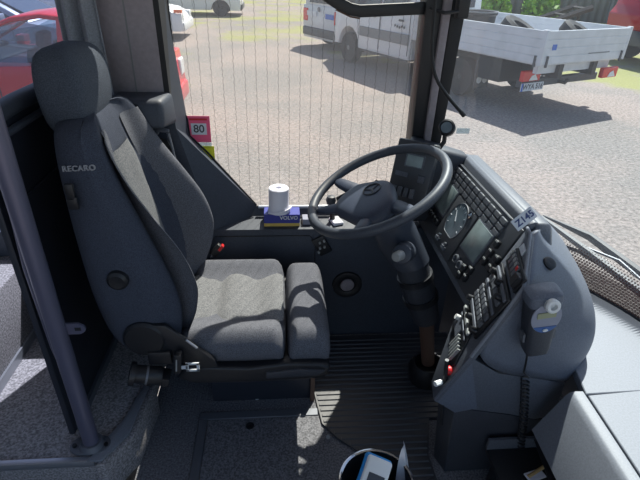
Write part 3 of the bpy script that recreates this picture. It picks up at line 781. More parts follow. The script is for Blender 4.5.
# maker's word on the near shoulder and slots below it
def side_frame(u, v, y, ux, vx):
    o = uy(u, v, y); return o, (uy(*ux, y) - o), (uy(*vx, y) - o)
yn = YC - .262 - .001
o_, xv, yv = side_frame(73, 167, 1.15, (88, 166), (74, 157))
xv = V((xv.x, 0, xv.z))
zl_ = o_.z - .006
text_mesh('lettering', 'RECARO', .0192, frame((o_.x + .011, YC - hz(zl_)[3] + .0005, zl_), V((1, 0, .05)), V((0, .2, 1))), 'logo_white', seat, depth=.003, bold=.0003, spacing=1.1)
for (u, v, w, h) in ((70, 192, .022, .045), (73, 203, .026, .034)):
    p = uy(u, v, 1.128); MB().box((p.x, 1.128, p.z), (w, .012, h)).bevel(.004).build('belt_guide', 'black_plastic', seat)
p = uy(118, 280, 1.12); MB().lathe((p.x, 1.130, p.z), (0, -1, 0), [(0, 0), (.030, 0), (.028, .018), (.02, .024), (0, .022)], 20).build('adjuster_knob', 'black_plastic', seat)
# cushion
def cush(x0, x1, hw, zt, zb, bol, steps, round_front=False):
    loops = []
    for i in range(steps):
        f_ = i / (steps - 1); x = x0 + (x1 - x0) * f_
        e = min(f_, 1 - f_) * (x1 - x0)
        k = 1 if e > .03 else .55 + .45 * math.sqrt(max(0, 1 - (1 - e / .03) ** 2))
        L_ = []
        for s in (-1, -.96, -.88, -.78, -.66, -.5, -.25, 0, .25, .5, .66, .78, .88, .96, 1):
            z = zt + bol * (sm(.5, .8, abs(s))) - (zt - zb) * .45 * sm(.84, 1.02, abs(s))
            if bol and abs(s) < .5: z += .006 * math.cos((x - x0) / .085 * PI)
            L_.append((x, YC + s * hw, zb + (z - zb) * k))
        for s in (.97, .5, 0, -.5, -.97): L_.append((x, YC + s * hw, zb))
        loops.append(L_)
    return MB().loft(loops)
cu = cush(-.335, .020, .248, .480, .373, .028, 14).build('cushion', 'seat_fabric', seat, sub=1)
cush(.016, .166, .240, .490, .363, .004, 8).build('cushion_extension', 'seat_fabric', seat, sub=1)
b = MB(); rws = []
for j in range(16):
    x = -.325 + .335 * j / 15; row = []
    for i in range(9):
        s = -1 + i / 4; z = .480 + .006 * math.cos((x + .335) / .085 * PI) + .008 - .010 * abs(s) ** 6 - .012 * math.exp(-((x + .21) / .01) ** 2) - .010 * math.exp(-((x + .09) / .01) ** 2)
        if j in (0, 15): z -= .012
        row.append(b.bm.verts.new((x, YC + s * .140, z + .002)))
    rws.append(row)
for r0, r1 in zip(rws, rws[1:]):
    for i in range(8): b.bm.faces.new((r0[i], r0[i + 1], r1[i + 1], r1[i]))
plabel(b.build('cushion_insert', 'seat_insert', seat, sub=1), 'lighter grey speckled middle panel')
# plastic side shield, pan, suspension box
sh = [(-.30, .400), (-.10, .385), (.02, .400), (.12, .393), (.160, .375), (.145, .343), (.08, .325), (-.10, .320), (-.28, .325), (-.33, .35)]
MB().prism([(x, YC - .255, z) for x, z in sh], (0, .05, 0)).bevel(.01, 3).build('side_shield', 'black_plastic', seat)
MB().prism([(x, YC + .205, z) for x, z in sh], (0, .05, 0)).bevel(.01, 3).build('side_shield', 'black_plastic', seat)
MB().prism([(-.05, YC - .262, .370), (.06, YC - .262, .380), (.14, YC - .262, .370), (.12, YC - .262, .35), (-.05, YC - .262, .343)], (0, .012, 0)).bevel(.004).build('tilt_handle', 'dash_dark', seat)
MB().bx(-.31, .15, YC - .21, YC + .21, .28, .385).bevel(.01).build('seat_pan', 'black_plastic', seat)
MB().bx(-.27, .115, YC - .04, YC + .235, .0, .285).bevel(.008).build('suspension_box', 'partition_black', seat)
MB().bx(.112, .128, YC - .055, YC - .035, .0, .13).build('base_post', 'orange_metal', seat)
# recliner cover, hinge arm
p = uy(144, 341, 1.115)
rc = MB().lathe((p.x, 1.135, p.z), (0, -1, 0), [(0, 0), (.062, 0), (.062, .014), (.054, .022), (.03, .024), (0, .024)], 30); rc.build('recliner_cover', 'black_plastic', seat)
p1 = uy(165, 329, 1.115); p2 = uy(215, 365, 1.115)
MB().prism([(p1.x - .05, 1.118, p1.z + .012), (p1.x, 1.118, p1.z + .008), (p2.x, 1.118, p2.z + .015), (p2.x + .01, 1.118, p2.z - .015), (p2.x - .06, 1.118, p2.z - .02), (p1.x - .07, 1.118, p1.z - .05)], (0, .016, 0)).bevel(.004).build('hinge_arm', 'black_plastic', seat)
q1 = uy(186, 340, 1.112); q2 = uy(197, 348, 1.112)
MB().cyl(q1, q2, .004, n=8).build('hinge_edge', 'aluminium', seat)
# buckle
p = uy(178, 362, 1.09)
bu = MB().box((p.x, 1.09, p.z), (.022, .028, .075), Matrix.Rotation(.12, 4, 'Y')).bevel(.005).build('buckle', 'black_plastic', seat)
MB().box((p.x - .002, 1.075, p.z), (.004, .003, .045), Matrix.Rotation(.12, 4, 'Y')).build('buckle_slot', 'slot_light', bu)
q = uy(192, 367, 1.085); t = MB()
for (du, dz, w, h) in ((-.014, 0, .008, .032), (.018, 0, .008, .032), (.002, .013, .04, .007), (.002, -.013, .04, .007)): t.box((q.x + du, 1.085, q.z + dz), (w, .004, h))
t.box((q.x - .026, 1.085, q.z), (.026, .004, .012)); t.build('buckle_tongue', 'white_mark', bu)
p = uy(160, 358, 1.11); MB().box((p.x, 1.12, p.z), (.07, .03, .05)).bevel(.006).build('buckle_mount', 'black_plastic', seat)
# belt reel knob low at the rear corner
p = uy(150, 374, 1.09)
rk = MB().cyl((p.x - .045, 1.085, p.z + .008), (p.x + .03, 1.10, p.z - .018), .028, n=20).bevel(.004).build('lock_knob', 'black_plastic', seat)
MB().lathe((p.x - .045, 1.085, p.z + .008), V((-.98, -.15, .3)), [(0, -.004), (.036, -.004), (.036, .012), (0, .014)], 22).build('knob_cap', 'black_plastic', rk)
MB().lathe((p.x - .01, 1.092, p.z - .004), V((-.98, -.15, .3)), [(.0, -.003), (.0295, -.003), (.0295, .003), (0, .003)], 22).build('knob_band', 'trim_metal', rk)
MB().box((p.x + .035, 1.10, p.z - .024), (.04, .05, .03), Matrix.Rotation(.3, 4, 'Y')).bevel(.004).build('knob_mount', 'black_plastic', rk)

# seat belt by the pillar
bl = thing('seat_belt', 'black seat belt with a metal hook hanging on the pillar behind the seat', 'seat belt', tuple(uy(180, 175, 1.69)))
pts = [uy(160, 138, 1.675), uy(168, 152, 1.675), uy(178, 176, 1.675), uy(186, 200, 1.68)]
L_ = []
for i, p in enumerate(pts): L_.append([p + V((-.022, 0, .006)), p + V((.022, 0, -.006)), p + V((.022, .004, -.006)), p + V((-.022, .004, .006))])
MB().loft(L_).build('webbing', 'rubber_black', bl)
MB().tube([uy(156, 133, 1.66), uy(158, 129, 1.655), uy(163, 130, 1.65), uy(169, 131, 1.65)], [.009, .010, .008, .006], 8).build('guide_hook', 'trim_metal', bl)
MB().tube([uy(168, 133, 1.66), uy(172, 147, 1.66), uy(178, 172, 1.66)], [.006, .005, .004], 8).build('latch_plate', 'trim_metal', bl)
bu2 = thing('belt_buckle', 'black belt buckle with red release button behind the cushion', 'buckle', tuple(uy(217, 252, 1.66)))
p = uy(217, 250, 1.66)
MB().box(p, (.03, .022, .055), Matrix.Rotation(.7, 4, 'Y')).bevel(.004).build('buckle_body', 'black_plastic', bu2)
MB().box(p + V((.017, -.004, .014)), (.010, .018, .026), Matrix.Rotation(.7, 4, 'Y')).build('release_button', 'red_plastic', bu2)
MB().tube([p + V((-.02, 0, -.02)), p + V((-.07, -.01, -.16))], .006, 6).build('buckle_stem', 'steel', bu2)

# ------------------------------------------------------------------ partition, pole, curtain
pt = thing('partition', 'black partition panel with a padded top rail behind the driver seat', 'partition', (-.68, 1.45, ZP))
MB().bx(-.69, -.672, 1.10, 1.705, ZP, 1.155).bevel(.003).build('panel', 'partition_black', pt)
MB().tube([(-.672, 1.085, 1.165), (-.672, 1.30, 1.172), (-.672, 1.56, 1.168), (-.672, 1.69, 1.15)], [.022, .024, .024, .018], 14).build('top_rail', 'wall_plastic', pt)
MB().tube([(-.655, 1.10, 1.125), (-.655, 1.66, 1.125)], .010, 8).build('lower_rail', 'wall_plastic', pt)
b = MB().prism([(-.672, 1.14, .30), (-.672, 1.60, .30), (-.672, 1.52, .95), (-.672, 1.14, .95)], (.010, 0, 0)).bevel(.006); b.build('recess', 'partition_black', pt)
MB().bx(-.672, -.660, 1.12, 1.70, ZP, ZP + .03).build('foot_strip', 'trim_metal', pt)
pole = thing('grab_pole', 'grey metal grab pole with a foot plate on the raised floor edge', 'pole', (-.600, 1.05, ZP))
MB().cyl((-.600, 1.05, ZP), (-.600, 1.05, 2.12), .0235, n=24).build('tube', 'pole_paint', pole)
b = MB(); b.loft([[(-.600 + (.062 * math.copysign(abs(math.cos(t)) ** .7, math.cos(t))) - .006, 1.05 + .036 * math.sin(t), ZP + h) for t in [2 * PI * k / 24 for k in range(24)]] for h in (0.001, .012)]); b.bevel(.003)
fl = b.build('foot_plate', 'trim_metal', pole)
MB().lathe((-.600, 1.05, ZP + .012), (0, 0, 1), [(0, 0), (.038, 0), (.031, .018), (0, .018)]).build('collar', 'trim_metal', pole)
for dx in (-.052, .044): MB().cyl((-.600 + dx, 1.045, ZP + .012), (-.600 + dx, 1.045, ZP + .018), .007, n=8).build('bolt', 'black_plastic', pole)
tz = uy(74, 328, 1.06).z
b = MB(); pts = [(-.59, tz - .018), (-.545, tz - .018), (-.532, tz - .010), (-.528, tz), (-.532, tz + .010), (-.545, tz + .018), (-.59, tz + .018)]
b.prism([(x, 1.055, z) for x, z in pts], (0, .006, 0)); tb = b.build('tab', 'pole_paint', pole)
MB().bx(-.556, -.540, 1.0535, 1.0565, tz - .005, tz + .005).build('slot', 'black_plastic', tb)
# bent side stay left of the pole
MB().tube([(-.645, 1.12, 1.05), (-.648, 1.10, .80), (-.632, 1.08, .55), (-.608, 1.065, .42)], .016, 10).build('stay', 'pole_paint', pole)

cur = MB(); rws = []
for j in range(12):
    z = 1.06 + j * .085; row = []
    for i in range(25):
        f_ = i / 24; x = -.665 + .125 * f_ + (.02 * (1 - f_) * (j / 11)); 
        row.append((x - .015 * (j / 11), 1.655 + .016 * math.sin(f_ * 15 + .25 * math.sin(j * .4)) + .012 * f_ * 0, z))
    rws.append(row)
vs = [[cur.bm.verts.new(p) for p in r] for r in rws]
for r0, r1 in zip(vs, vs[1:]):
    for i in range(24): cur.bm.faces.new((r0[i], r0[i + 1], r1[i + 1], r1[i]))
co = cur.build('curtain', 'curtain'); md = co.modifiers.new('t', 'SOLIDIFY'); md.thickness = .004
tag(co, 'grey folded curtain hanging beside the pillar behind the headrest', 'curtain')

# ------------------------------------------------------------------ floor things
b = MB()
mo = [(.128, YW - .02), (.128, 1.385), (.138, 1.30), (.150, 1.215), (.20, 1.15), (.285, 1.075), (.40, 1.0), (.52, .90), (.515, 1.06), (.56, 1.215), (.78, 1.225), (.78, YW - .02)]
b.prism([(x, y, .001) for x, y in mo], (0, 0, .009)); mt = thing('rubber_mat', 'ribbed black rubber floor mat under the steering wheel', 'mat', (.4, 1.4, 0))
b.build('mat_sheet', 'mat_rubber', mt)
def mat_x(y):
    xs = []
    n = len(mo)
    for i in range(n):
        (x0, y0), (x1, y1) = mo[i], mo[(i + 1) % n]
        if (y0 - y) * (y1 - y) < 0: xs.append(x0 + (x1 - x0) * (y - y0) / (y1 - y0))
    xs.sort(); return xs
b = MB(); y = .935
while y < YW - .03:
    xs = mat_x(y)
    if len(xs) >= 2: b.prism([(xs[0] + .008, y - .0075, .010), (xs[0] + .008, y + .0075, .010), (xs[0] + .008, y + .0045, .0145), (xs[0] + .008, y - .0045, .0145)], (xs[1] - xs[0] - .016, 0, 0))
    y += .0262
b.build('ribs', 'mat_rubber', mt)
hf = thing('floor_hatch', 'floor hatch with a grey metal frame in front of the seat base', 'hatch', (-.09, 1.1, 0))
MB().bx(-.275, .135, .60, 1.255, .0005, .004).build('hatch_panel', 'floor_dark', hf)
b = MB().bx(-.312, .138, 1.258, 1.292, .0005, .006); b.bx(-.312, -.278, .60, 1.258, .0005, .006); b.bevel(.002, 1); b.build('frame', 'trim_metal', hf)
p = uz(250, 426, .004); MB().lathe((p.x, p.y, .004), (0, 0, 1), [(0, 0), (.016, 0), (.015, .003), (.008, .003), (.007, .001), (0, .001)]).build('lock', 'black_plastic', hf)
MB().cyl(uz(328, 437, .01), uz(328, 437, .016), .008, n=8).build('screw', 'moulding', hf)
p = uz(258, 396, 0.01)
cl_ = thing('red_clip', 'small red and white strap clip on the floor by the seat base', 'clip', (p.x, p.y, 0))
MB().box((p.x - .008, p.y, .012), (.035, .014, .020), Matrix.Rotation(.4, 4, 'Y')).bevel(.003, 1).build('clip_body', 'red_plastic', cl_)
MB().tube([(p.x - .03, p.y, .012), (p.x - .005, p.y - .012, .006), (p.x + .025, p.y - .004, .008), (p.x + .03, p.y + .01, .02)], .004, 6).build('clip_loop', 'white_mark', cl_)

# side wall vent and switch plate
p = uy(347, 284, YW)
ve = thing('round_vent', 'round black air vent low on the side wall', 'vent', (p.x, YW, p.z))
MB().lathe((p.x, YW - .001, p.z), (0, -1, 0), [(0, 0), (.066, 0), (.064, .010), (.050, .014), (.036, .008), (.034, .003), (0, .003)], 32).build('vent_ring', 'black_plastic', ve)
MB().lathe((p.x, YW - .002, p.z), (0, -1, 0), [(0, .002), (.030, .002), (.030, .010), (.022, .013), (0, .013)], 24).build('vent_core', 'pillar_panel', ve)
p = uy(322, 247, 1.70)
sx = thing('wall_switch', 'small black switch plate on the side wall below the ledge', 'switch', (p.x, YW, p.z))
RW = Matrix.Rotation(-.5, 4, 'Y')
MB().box((p.x, 1.712, p.z), (.055, .014, .085), RW).bevel(.004).build('plate', 'black_plastic', sx)
for dx, dz in ((-.01, .02), (.008, .028), (-.008, -.006), (.010, -.0), (-.012, -.025)):
    MB().cyl((p.x + dx, 1.705, p.z + dz), (p.x + dx, 1.695, p.z + dz), .005, n=10).build('knob', 'slot_light', sx)

# things on the window ledge
zl = .567
q = uy(282, 222, 1.745)
bxo = thing('parts_box', 'flat blue and yellow cardboard box on the window ledge', 'box', (q.x, 1.77, zl))
MB().bx(q.x - .073, q.x + .073, 1.74, 1.81, zl + .001, zl + .016).bevel(.001, 1).build('box_base', 'yellow_box', bxo)
MB().bx(q.x - .073, q.x + .073, 1.739, 1.811, zl + .016, zl + .055).bevel(.001, 1).build('box_lid', 'blue_box', bxo)
text_mesh('lettering', 'VOLVO', .022, frame((q.x + .028, 1.7385, zl + .040), (1, 0, 0), (0, 0, 1)), 'white_mark', bxo, bold=.0006)
r0 = uy(279, 210, 1.775)
rl = thing('paper_roll', 'white paper roll standing on the blue box', 'paper roll', (r0.x, 1.775, zl + .055))
MB().lathe((r0.x, 1.775, zl + .056), (0, 0, 1), [(0, 0), (.046, 0), (.046, .004), (.041, .02), (.0405, .100), (.037, .103), (.012, .103), (.012, .09), (0, .09)], 32).build('roll', 'paper', rl)
MB().tube([(r0.x + .048 * math.cos(t), 1.775 + .048 * math.sin(t), zl + .064 + .012 * math.sin(t * 1.0 + 2)) for t in [(-2.6 + 2.7 * k / 14) for k in range(15)]], .004, 6).build('loose_end', 'paper', rl)
q = uy(307, 219, 1.77)
tag(MB().box((q.x, 1.775, zl + .014), (.04, .05, .025)).bevel(.002, 1).build('small_carton', 'device_face'), 'small grey carton on the ledge right of the blue box', 'box')
q = uy(313, 219, 1.77)
tag(MB().box((q.x + .005, 1.775, zl + .016), (.012, .04, .03)).bevel(.002, 1).build('marker', 'pink_packet_reflection'), 'little pink and white packet on the ledge next to the carton', 'packet')
q = uy(336, 229, 1.76)
tag(MB().box((q.x, 1.77, zl + .008), (.045, .06, .014), Matrix.Rotation(.3, 4, 'Z')).bevel(.003, 1).build('paper_pad', 'paper'), 'white paper pad on the ledge under the wheel rim', 'paper')
lv = thing('lever', 'black ball knob lever standing on the window ledge', 'lever', tuple(uy(335, 215, 1.775)))
lv.location.z = zl
k0 = uy(331, 200, 1.775); lv['world_children'] = list(lv.location)
MB().tube([(k0.x + .012, 1.78, zl), (k0.x + .008, 1.778, zl + .03), (k0.x, 1.775, k0.z)], [.014, .010, .010], 12).build('shaft', 'black_plastic', lv)
MB().lathe(k0, (0, 0, 1), [(0, -.022), (.016, -.018), (.022, 0), (.016, .016), (0, .02)], 20).build('knob', 'dash_dark', lv)

# stickers on the side glass
q = uy(199, 129, YG - .004)
st = thing('window_sticker', 'square pink sticker reading 80 on the side window', 'sticker', (q.x, YG - .004, q.z))
MB().bx(q.x - .043, q.x + .043, YG - .0045, YG - .0030, q.z - .052, q.z + .050).build('sheet', 'pink_sticker', st)
MB().bx(q.x - .029, q.x + .029, YG - .0055, YG - .0045, q.z - .022, q.z + .022).build('number_field', 'plate_white', st)
text_mesh('number', '80', .042, frame((q.x, YG - .006, q.z), (1, 0, 0), (0, 0, 1)), 'car_trim', st, depth=.0003, bold=.0006)
MB().bx(q.x - .033, q.x + .033, YG - .0055, YG - .0045, q.z + .034, q.z + .041).build('text_line', 'red_plastic', st)
MB().bx(q.x - .040, q.x + .043, YG - .0045, YG - .0030, q.z - .074, q.z - .053).build('lower_strip', 'see_glass', st)
q = uy(208, 152, YG - .004)
tag(MB().bx(q.x - .025, q.x + .025, YG - .0045, YG - .003, q.z - .028, q.z + .024).build('window_sticker', 'yellow_sticker'), 'small yellow sticker below the pink one on the side window', 'sticker')

# ------------------------------------------------------------------ bin with card terminal at the bottom of the picture
bc = uz(377, 481, .45)
bn = thing('bin', 'round dark bin with a chrome rim on the floor in front of the camera', 'bin', (bc.x, bc.y, 0))
MB().lathe((bc.x, bc.y, .001), (0, 0, 1), [(0, 0), (.07, 0), (.088, .44), (.083, .44), (.066, .012), (0, .012)], 36).build('body', 'black_plastic', bn)
MB().tube([(bc.x + .087 * math.cos(t), bc.y + .087 * math.sin(t), .443) for t in [2 * PI * k / 40 for k in range(40)]], .005, 8, closed=True).build('rim', 'chrome', bn)
tc = uz(376, 470, .49)
TMx = frame(tc, V((.95, -.33, -.25)), V((.42, .65, .65)))
te = thing('card_terminal', 'white and blue card terminal standing in the bin', 'card terminal', (bc.x, bc.y, .30))
def tm(mb): mb.bm.transform(TMx); return mb
tm(MB().box((0, -.045, -.012), (.066, .15, .02)).bevel(.008, 3)).build('back_shell', 'terminal_blue', te)
tm(MB().box((.002, -.045, .002), (.060, .145, .014)).bevel(.008, 3)).build('front_shell', 'white_plastic', te)
tm(MB().box((.004, -.045, .0095), (.038, .075, .003)).bevel(.001, 1)).build('screen', 'screen_dark' if 'screen_dark' in M_ else 'panel_black', te)
b = MB(); lp = []
for k in range(9):
    t = k / 8; z = .30 + .20 * t; w = .034 * (1 - t) ** .6 + .001
    c = uz(406 - 2 * t, 480 - 36 * t, .40 + .10 * t)
    lp.append([c + V((-w * .8, -.004, 0)), c + V((0, -.012 * (1 - t) - .001, 0)), c + V((w * .35, .010, 0)), c + V((0, .004, 0))])
tag(b.loft(lp).build('foil_sleeve', 'foil_silver'), 'pointed shiny foil sleeve sticking up out of the bin', 'foil')

# ------------------------------------------------------------------ wiper outside the windscreen
wp = thing('wiper', 'windscreen wiper with long black blade lying across the glass base', 'wiper', tuple(uz(640, 285, .50)))
A0 = uz(541, 217, .56); A1 = uz(640, 292, .50); A2 = A1 + (A1 - A0) * 1.1
MB().tube([A0, A0.lerp(A1, .5) + V((.006, 0, 0)), A1, A2], [.009, .015, .017, .02], 8).build('blade', 'moulding', wp)
MB().tube([A0 + V((.012, .006, .004)), A0.lerp(A1, .45) + V((.05, .03, .03)), A1 + V((.06, .03, .02)), A2 + V((.06, .03, .01))], [.004, .018, .022, .024], 8).build('arm', 'car_trim', wp)
B0 = uz(556, 243, .47); B1 = uz(622, 277, .45)
MB().tube([uz(556, 243, .50), uz(580, 252, .50), uz(622, 279, .50)], [.006, .009, .006], 8).build('link', 'car_trim', wp)
MB().tube([A0.lerp(A1, .4), A0.lerp(A1, .75) + V((.035, .02, .03)), A1 + V((.03, .0, .02))], [.005, .006, .006], 8).build('spring_rod', 'trim_metal', wp)

# ================================================================== OUTSIDE
G = -0.5
gm = bpy.data.materials.new('gravel'); gm.use_nodes = True
nt = gm.node_tree; L = nt.links.new; pb_ = nt.nodes['Principled BSDF']; pb_.inputs['Roughness'].default_value = 0.95; pb_.inputs['Specular IOR Level'].default_value = .1
tc_ = nt.nodes.new('ShaderNodeTexCoord')
def noise(scale, detail=5, rough=.6):
    n = nt.nodes.new('ShaderNodeTexNoise'); n.inputs['Scale'].default_value = scale; n.inputs['Detail'].default_value = detail; n.inputs['Roughness'].default_value = rough
    L(tc_.outputs['Object'], n.inputs['Vector']); return n.outputs['Fac']
def ramp(src, p0, c0, p1, c1):
    r = nt.nodes.new('ShaderNodeValToRGB'); r.color_ramp.elements[0].position = p0; r.color_ramp.elements[0].color = c0; r.color_ramp.elements[1].position = p1; r.color_ramp.elements[1].color = c1
    L(src, r.inputs['Fac']); return r.outputs['Color']
def mix(f, a, c, mode='MIX'):
    m = nt.nodes.new('ShaderNodeMix'); m.data_type = 'RGBA'; m.blend_type = mode
    if isinstance(f, float): m.inputs[0].default_value = f
    else: L(f, m.inputs[0])
    L(a, m.inputs[6]); L(c, m.inputs[7]); return m.outputs[2]
big = ramp(noise(.55, 3), .38, rgb(134, 130, 127), .62, rgb(151, 141, 136))
fine = ramp(noise(22, 6, .75), .30, (.35, .35, .36, 1), .72, (1.4, 1.38, 1.36, 1))
base = mix(1.0, big, fine, 'MULTIPLY')
grassc = ramp(noise(30, 4), .3, rgb(110, 118, 62), .7, rgb(160, 160, 96))
gmask = noise(.42, 5, .65)
# grass gathers away from the bus
sp_ = nt.nodes.new('ShaderNodeSeparateXYZ'); L(tc_.outputs['Object'], sp_.inputs[0])
mr = nt.nodes.new('ShaderNodeMapRange'); mr.inputs['From Min'].default_value = 7; mr.inputs['From Max'].default_value = 20; mr.inputs['To Min'].default_value = -.16; mr.inputs['To Max'].default_value = .08
L(sp_.outputs['Y'], mr.inputs['Value'])
mrx = nt.nodes.new('ShaderNodeMapRange'); mrx.inputs['From Min'].default_value = 3.5; mrx.inputs['From Max'].default_value = 7; mrx.inputs['To Min'].default_value = 0; mrx.inputs['To Max'].default_value = .16
L(sp_.outputs['X'], mrx.inputs['Value'])
ad = nt.nodes.new('ShaderNodeMath'); ad.operation = 'ADD'; L(gmask, ad.inputs[0]); L(mr.outputs[0], ad.inputs[1])
ad2 = nt.nodes.new('ShaderNodeMath'); ad2.operation = 'ADD'; L(ad.outputs[0], ad2.inputs[0]); L(mrx.outputs[0], ad2.inputs[1])
gm_f = ramp(ad2.outputs[0], .52, (0, 0, 0, 1), .66, (.75, .75, .75, 1))
fin = mix(gm_f, base, grassc)
L(fin, pb_.inputs['Base Color'])
bmp = nt.nodes.new('ShaderNodeBump'); bmp.inputs['Strength'].default_value = .5; bmp.inputs['Distance'].default_value = .02
L(noise(26, 5, .7), bmp.inputs['Height']); L(bmp.outputs['Normal'], pb_.inputs['Normal'])
b = MB(); b.poly([(-45, -60, G), (50, -60, G), (50, 75, G), (-45, 75, G)])
struct(b.build('ground', gm, smooth=False))

def wheel(parent, x, y, r, w, side, rim='hub_steel'):
    """tyre with rim at local x,y; side=+1 outer face towards +y"""
    t = MB().lathe((x, y - w / 2, r), (0, 1, 0), [(r * .60, 0.01), (r * .93, 0), (r, w * .18), (r, w * .82), (r * .93, w), (r * .60, w - .01)], 28)
    o = t.build('wheel', 'tyre', parent)
    yo = y + side * (w / 2 - .03)
    h = MB().lathe((x, yo, r), (0, side, 0), [(0, -.04), (r * .62, -.04), (r * .62, .02), (r * .52, .012), (r * .46, -.012), (r * .2, .004), (r * .16, .02), (0, .02)], 24)
    h.build('rim', rim, o)
    hb = MB()
    for k in range(6):
        a = 2 * PI * k / 6
        hb.cyl((x + r * .35 * math.cos(a), yo - .02 * side, r + r * .35 * math.sin(a)), (x + r * .35 * math.cos(a), yo + .006 * side, r + r * .35 * math.sin(a)), r * .07, n=8)
    hb.build('rim_hole', 'tyre', o)
    return o

def arch_profile(x0, x1, zb, pts_top, wheels, r):
    """lower outline from x1 (front, right) back to x0 with arches; pts_top from rear to front"""
    bot = []
    ws_ = sorted(wheels, reverse=True)
    bot.append((x1, zb))
    for wx in ws_:
        for k in range(9):
            a = PI * k / 8; bot.append((wx + r * math.cos(a), max(zb, r * .78 * 0 + .0 + zb + (r * math.sin(a)))))
    bot.append((x0, zb))
    return pts_top + bot

def body_prism(prof2, w, top_in, ztop, zbelt):
    """extrude a side outline to width w; above zbelt the sides lean in by top_in"""
    def sx(z, s): return s * (w / 2 - top_in * max(0, min(1, (z - zbelt) / (ztop - zbelt))))
    return MB().loft([[(x, sx(z, -1), z) for x, z in prof2], [(x, sx(z, 1), z) for x, z in prof2]])

def side_glass(parent, pts, w, top_in, ztop, zbelt, m='car_glass', name='side_window'):
    for s in (-1, 1):
        def P_(x, z, e): return (x, s * (w / 2 - top_in * max(0, min(1, (z - zbelt) / (ztop - zbelt))) + e), z)
        mb = MB().loft([[P_(x, z, -.01) for x, z in pts], [P_(x, z, .006) for x, z in pts]])
        mb.build(name, m, parent)

# ---- white double-cab flatbed truck
tR = V((3.30, 8.82, G)); tF = V((1.742, 12.126, G)); hd = (tF - tR).normalized(); ang = math.atan2(hd.y, hd.x)
lft = V((-hd.y, hd.x, 0))
tk = thing('flatbed_truck', 'white double cab flatbed truck with low drop sides and tyres on its bed', 'truck', tuple(tR - lft * .86), ang)
WB = (tF - tR).length
wheel(tk, 0, .78, .335, .22, 1); wheel(tk, 0, -.78, .335, .22, -1); wheel(tk, WB, .84, .335, .21, 1); wheel(tk, WB, -.84, .335, .21, -1)
cab = [(1.42, .50), (1.42, 2.05), (1.55, 2.18), (WB - .35, 2.22), (WB - .05, 2.10), (WB + .36, 1.30), (WB + .60, 1.12), (WB + .66, .60), (WB + .64, .38)]
cab2 = arch_profile(1.42, WB + .64, .38, cab, [WB], .42)
cb = body_prism(cab2, 1.90, .16, 2.2, 1.25); cb.bevel(.03, 2, 50); cbo = cb.build('cab', 'paint_white', tk)
side_glass(tk, [(1.62, 1.28), (1.66, 1.92), (2.42, 1.95), (2.42, 1.28)], 1.90, .16, 2.2, 1.25)
side_glass(tk, [(2.52, 1.26), (2.52, 1.95), (WB - .42, 1.95), (WB + .16, 1.26)], 1.90, .16, 2.2, 1.25)
MB().bx(1.405, 1.425, -.66, .66, 1.35, 1.95).build('rear_window', 'car_glass', tk)
for s in (-1, 1):
    MB().bx(1.46, WB - .46, s * .955 - .012, s * .955 + .012, .66, .86).bevel(.006, 1).build('side_moulding', 'moulding', tk)
    for xx_ in (1.46, 2.46, WB - .42): MB().bx(xx_ - .008, xx_ + .008, s * .952 - .004, s * .952 + .004, .46, 1.25).build('door_gap', 'car_trim', tk)
    for xx_ in (1.66, 2.62): MB().bx(xx_, xx_ + .14, s * .962 - .012, s * .962 + .012, 1.08, 1.12).build('door_handle', 'car_trim', tk)
    MB().box((WB - .25, s * 1.10, 1.32), (.10, .18, .26)).bevel(.02).build('mirror', 'car_trim', tk)
    MB().bx(1.5, WB - .5, s * .90 - .02, s * .90 + .02, .34, .46).build('sill', 'car_trim', tk)
MB().bx(WB + .56, WB + .70, -.95, .95, .32, .58).bevel(.03).build('bumper', 'car_trim', tk)
# logo-like lettering on the rear door
mb = MB()
for k in range(5): mb.box((1.62 + k * .075, .958, .98 + .015 * math.sin(k * 2.1)), (.055, .004, .045), Matrix.Rotation(.5, 4, 'Y'))
mb.build('door_print', 'car_trim', tk)
# bed
BX0, BX1, BH = -1.72, 1.30, 1.03
MB().bx(BX0, BX1, -BH, BH, .80, .90).bevel(.01, 1).build('bed_floor', 'bed_white', tk)
def board(p0, p1, name):
    p0, p1 = V(p0), V(p1); t = (p1 - p0).normalized(); q = V((-t.y, t.x, 0)); m0 = (p0 + p1) / 2; L0 = (p1 - p0).length
    R_ = Matrix.Rotation(math.atan2(t.y, t.x), 4, 'Z')
    mb = MB()
    for k in range(4): mb.box(m0 + V((0, 0, .875 + k * .118)), (L0, .028, .112), R_)
    mb.box(m0 + V((0, 0, 1.05)), (L0 - .01, .016, .46), R_); mb.bevel(.006, 1)
    return mb.build(name, 'bed_white', tk)
board((BX0 + .02, BH, 0), (BX1, BH, 0), 'side_board'); board((BX0 + .02, -BH, 0), (BX1, -BH, 0), 'side_board')
tb_ = board((BX0, -BH, 0), (BX0, BH, 0), 'tail_board'); board((BX1, -BH, 0), (BX1, BH, 0), 'head_board')
for s in (-1, 1):
    MB().bx(BX0 - .02, BX0 + .06, s * BH - .025, s * BH + .025, .80, 1.30).bevel(.006, 1).build('corner_post', 'bed_white', tk)
    for dx in (.10, -.022): MB().box((BX0 + dx, s * (BH - (.10 if dx < 0 else -.016)), .86), (.03, .03, .16)).build('hinge', 'car_trim', tk)
MB().bx(BX0 - .018, BX0 - .012, BH - .26, BH - .16, 1.02, 1.10).build('badge', 'blue_print', tk)
MB().bx(BX0 - .017, BX0 - .013, -.60, -.05, .93, .945).build('scratch', 'moulding', tk)
MB().bx(BX0 + .05, 1.6, -.48, -.38, .58, .80).build('chassis_rail', 'chassis', tk); MB().bx(BX0 + .05, 1.6, .38, .48, .58, .80).build('chassis_rail', 'chassis', tk)
MB().bx(BX0 + .12, BX0 + .20, -.9, .9, .66, .80).build('cross_beam', 'bed_white', tk)
MB().bx(BX0 + .30, BX0 + .40, -.98, .98, .42, .54).bevel(.01, 1).build('rear_bar', 'car_trim', tk)
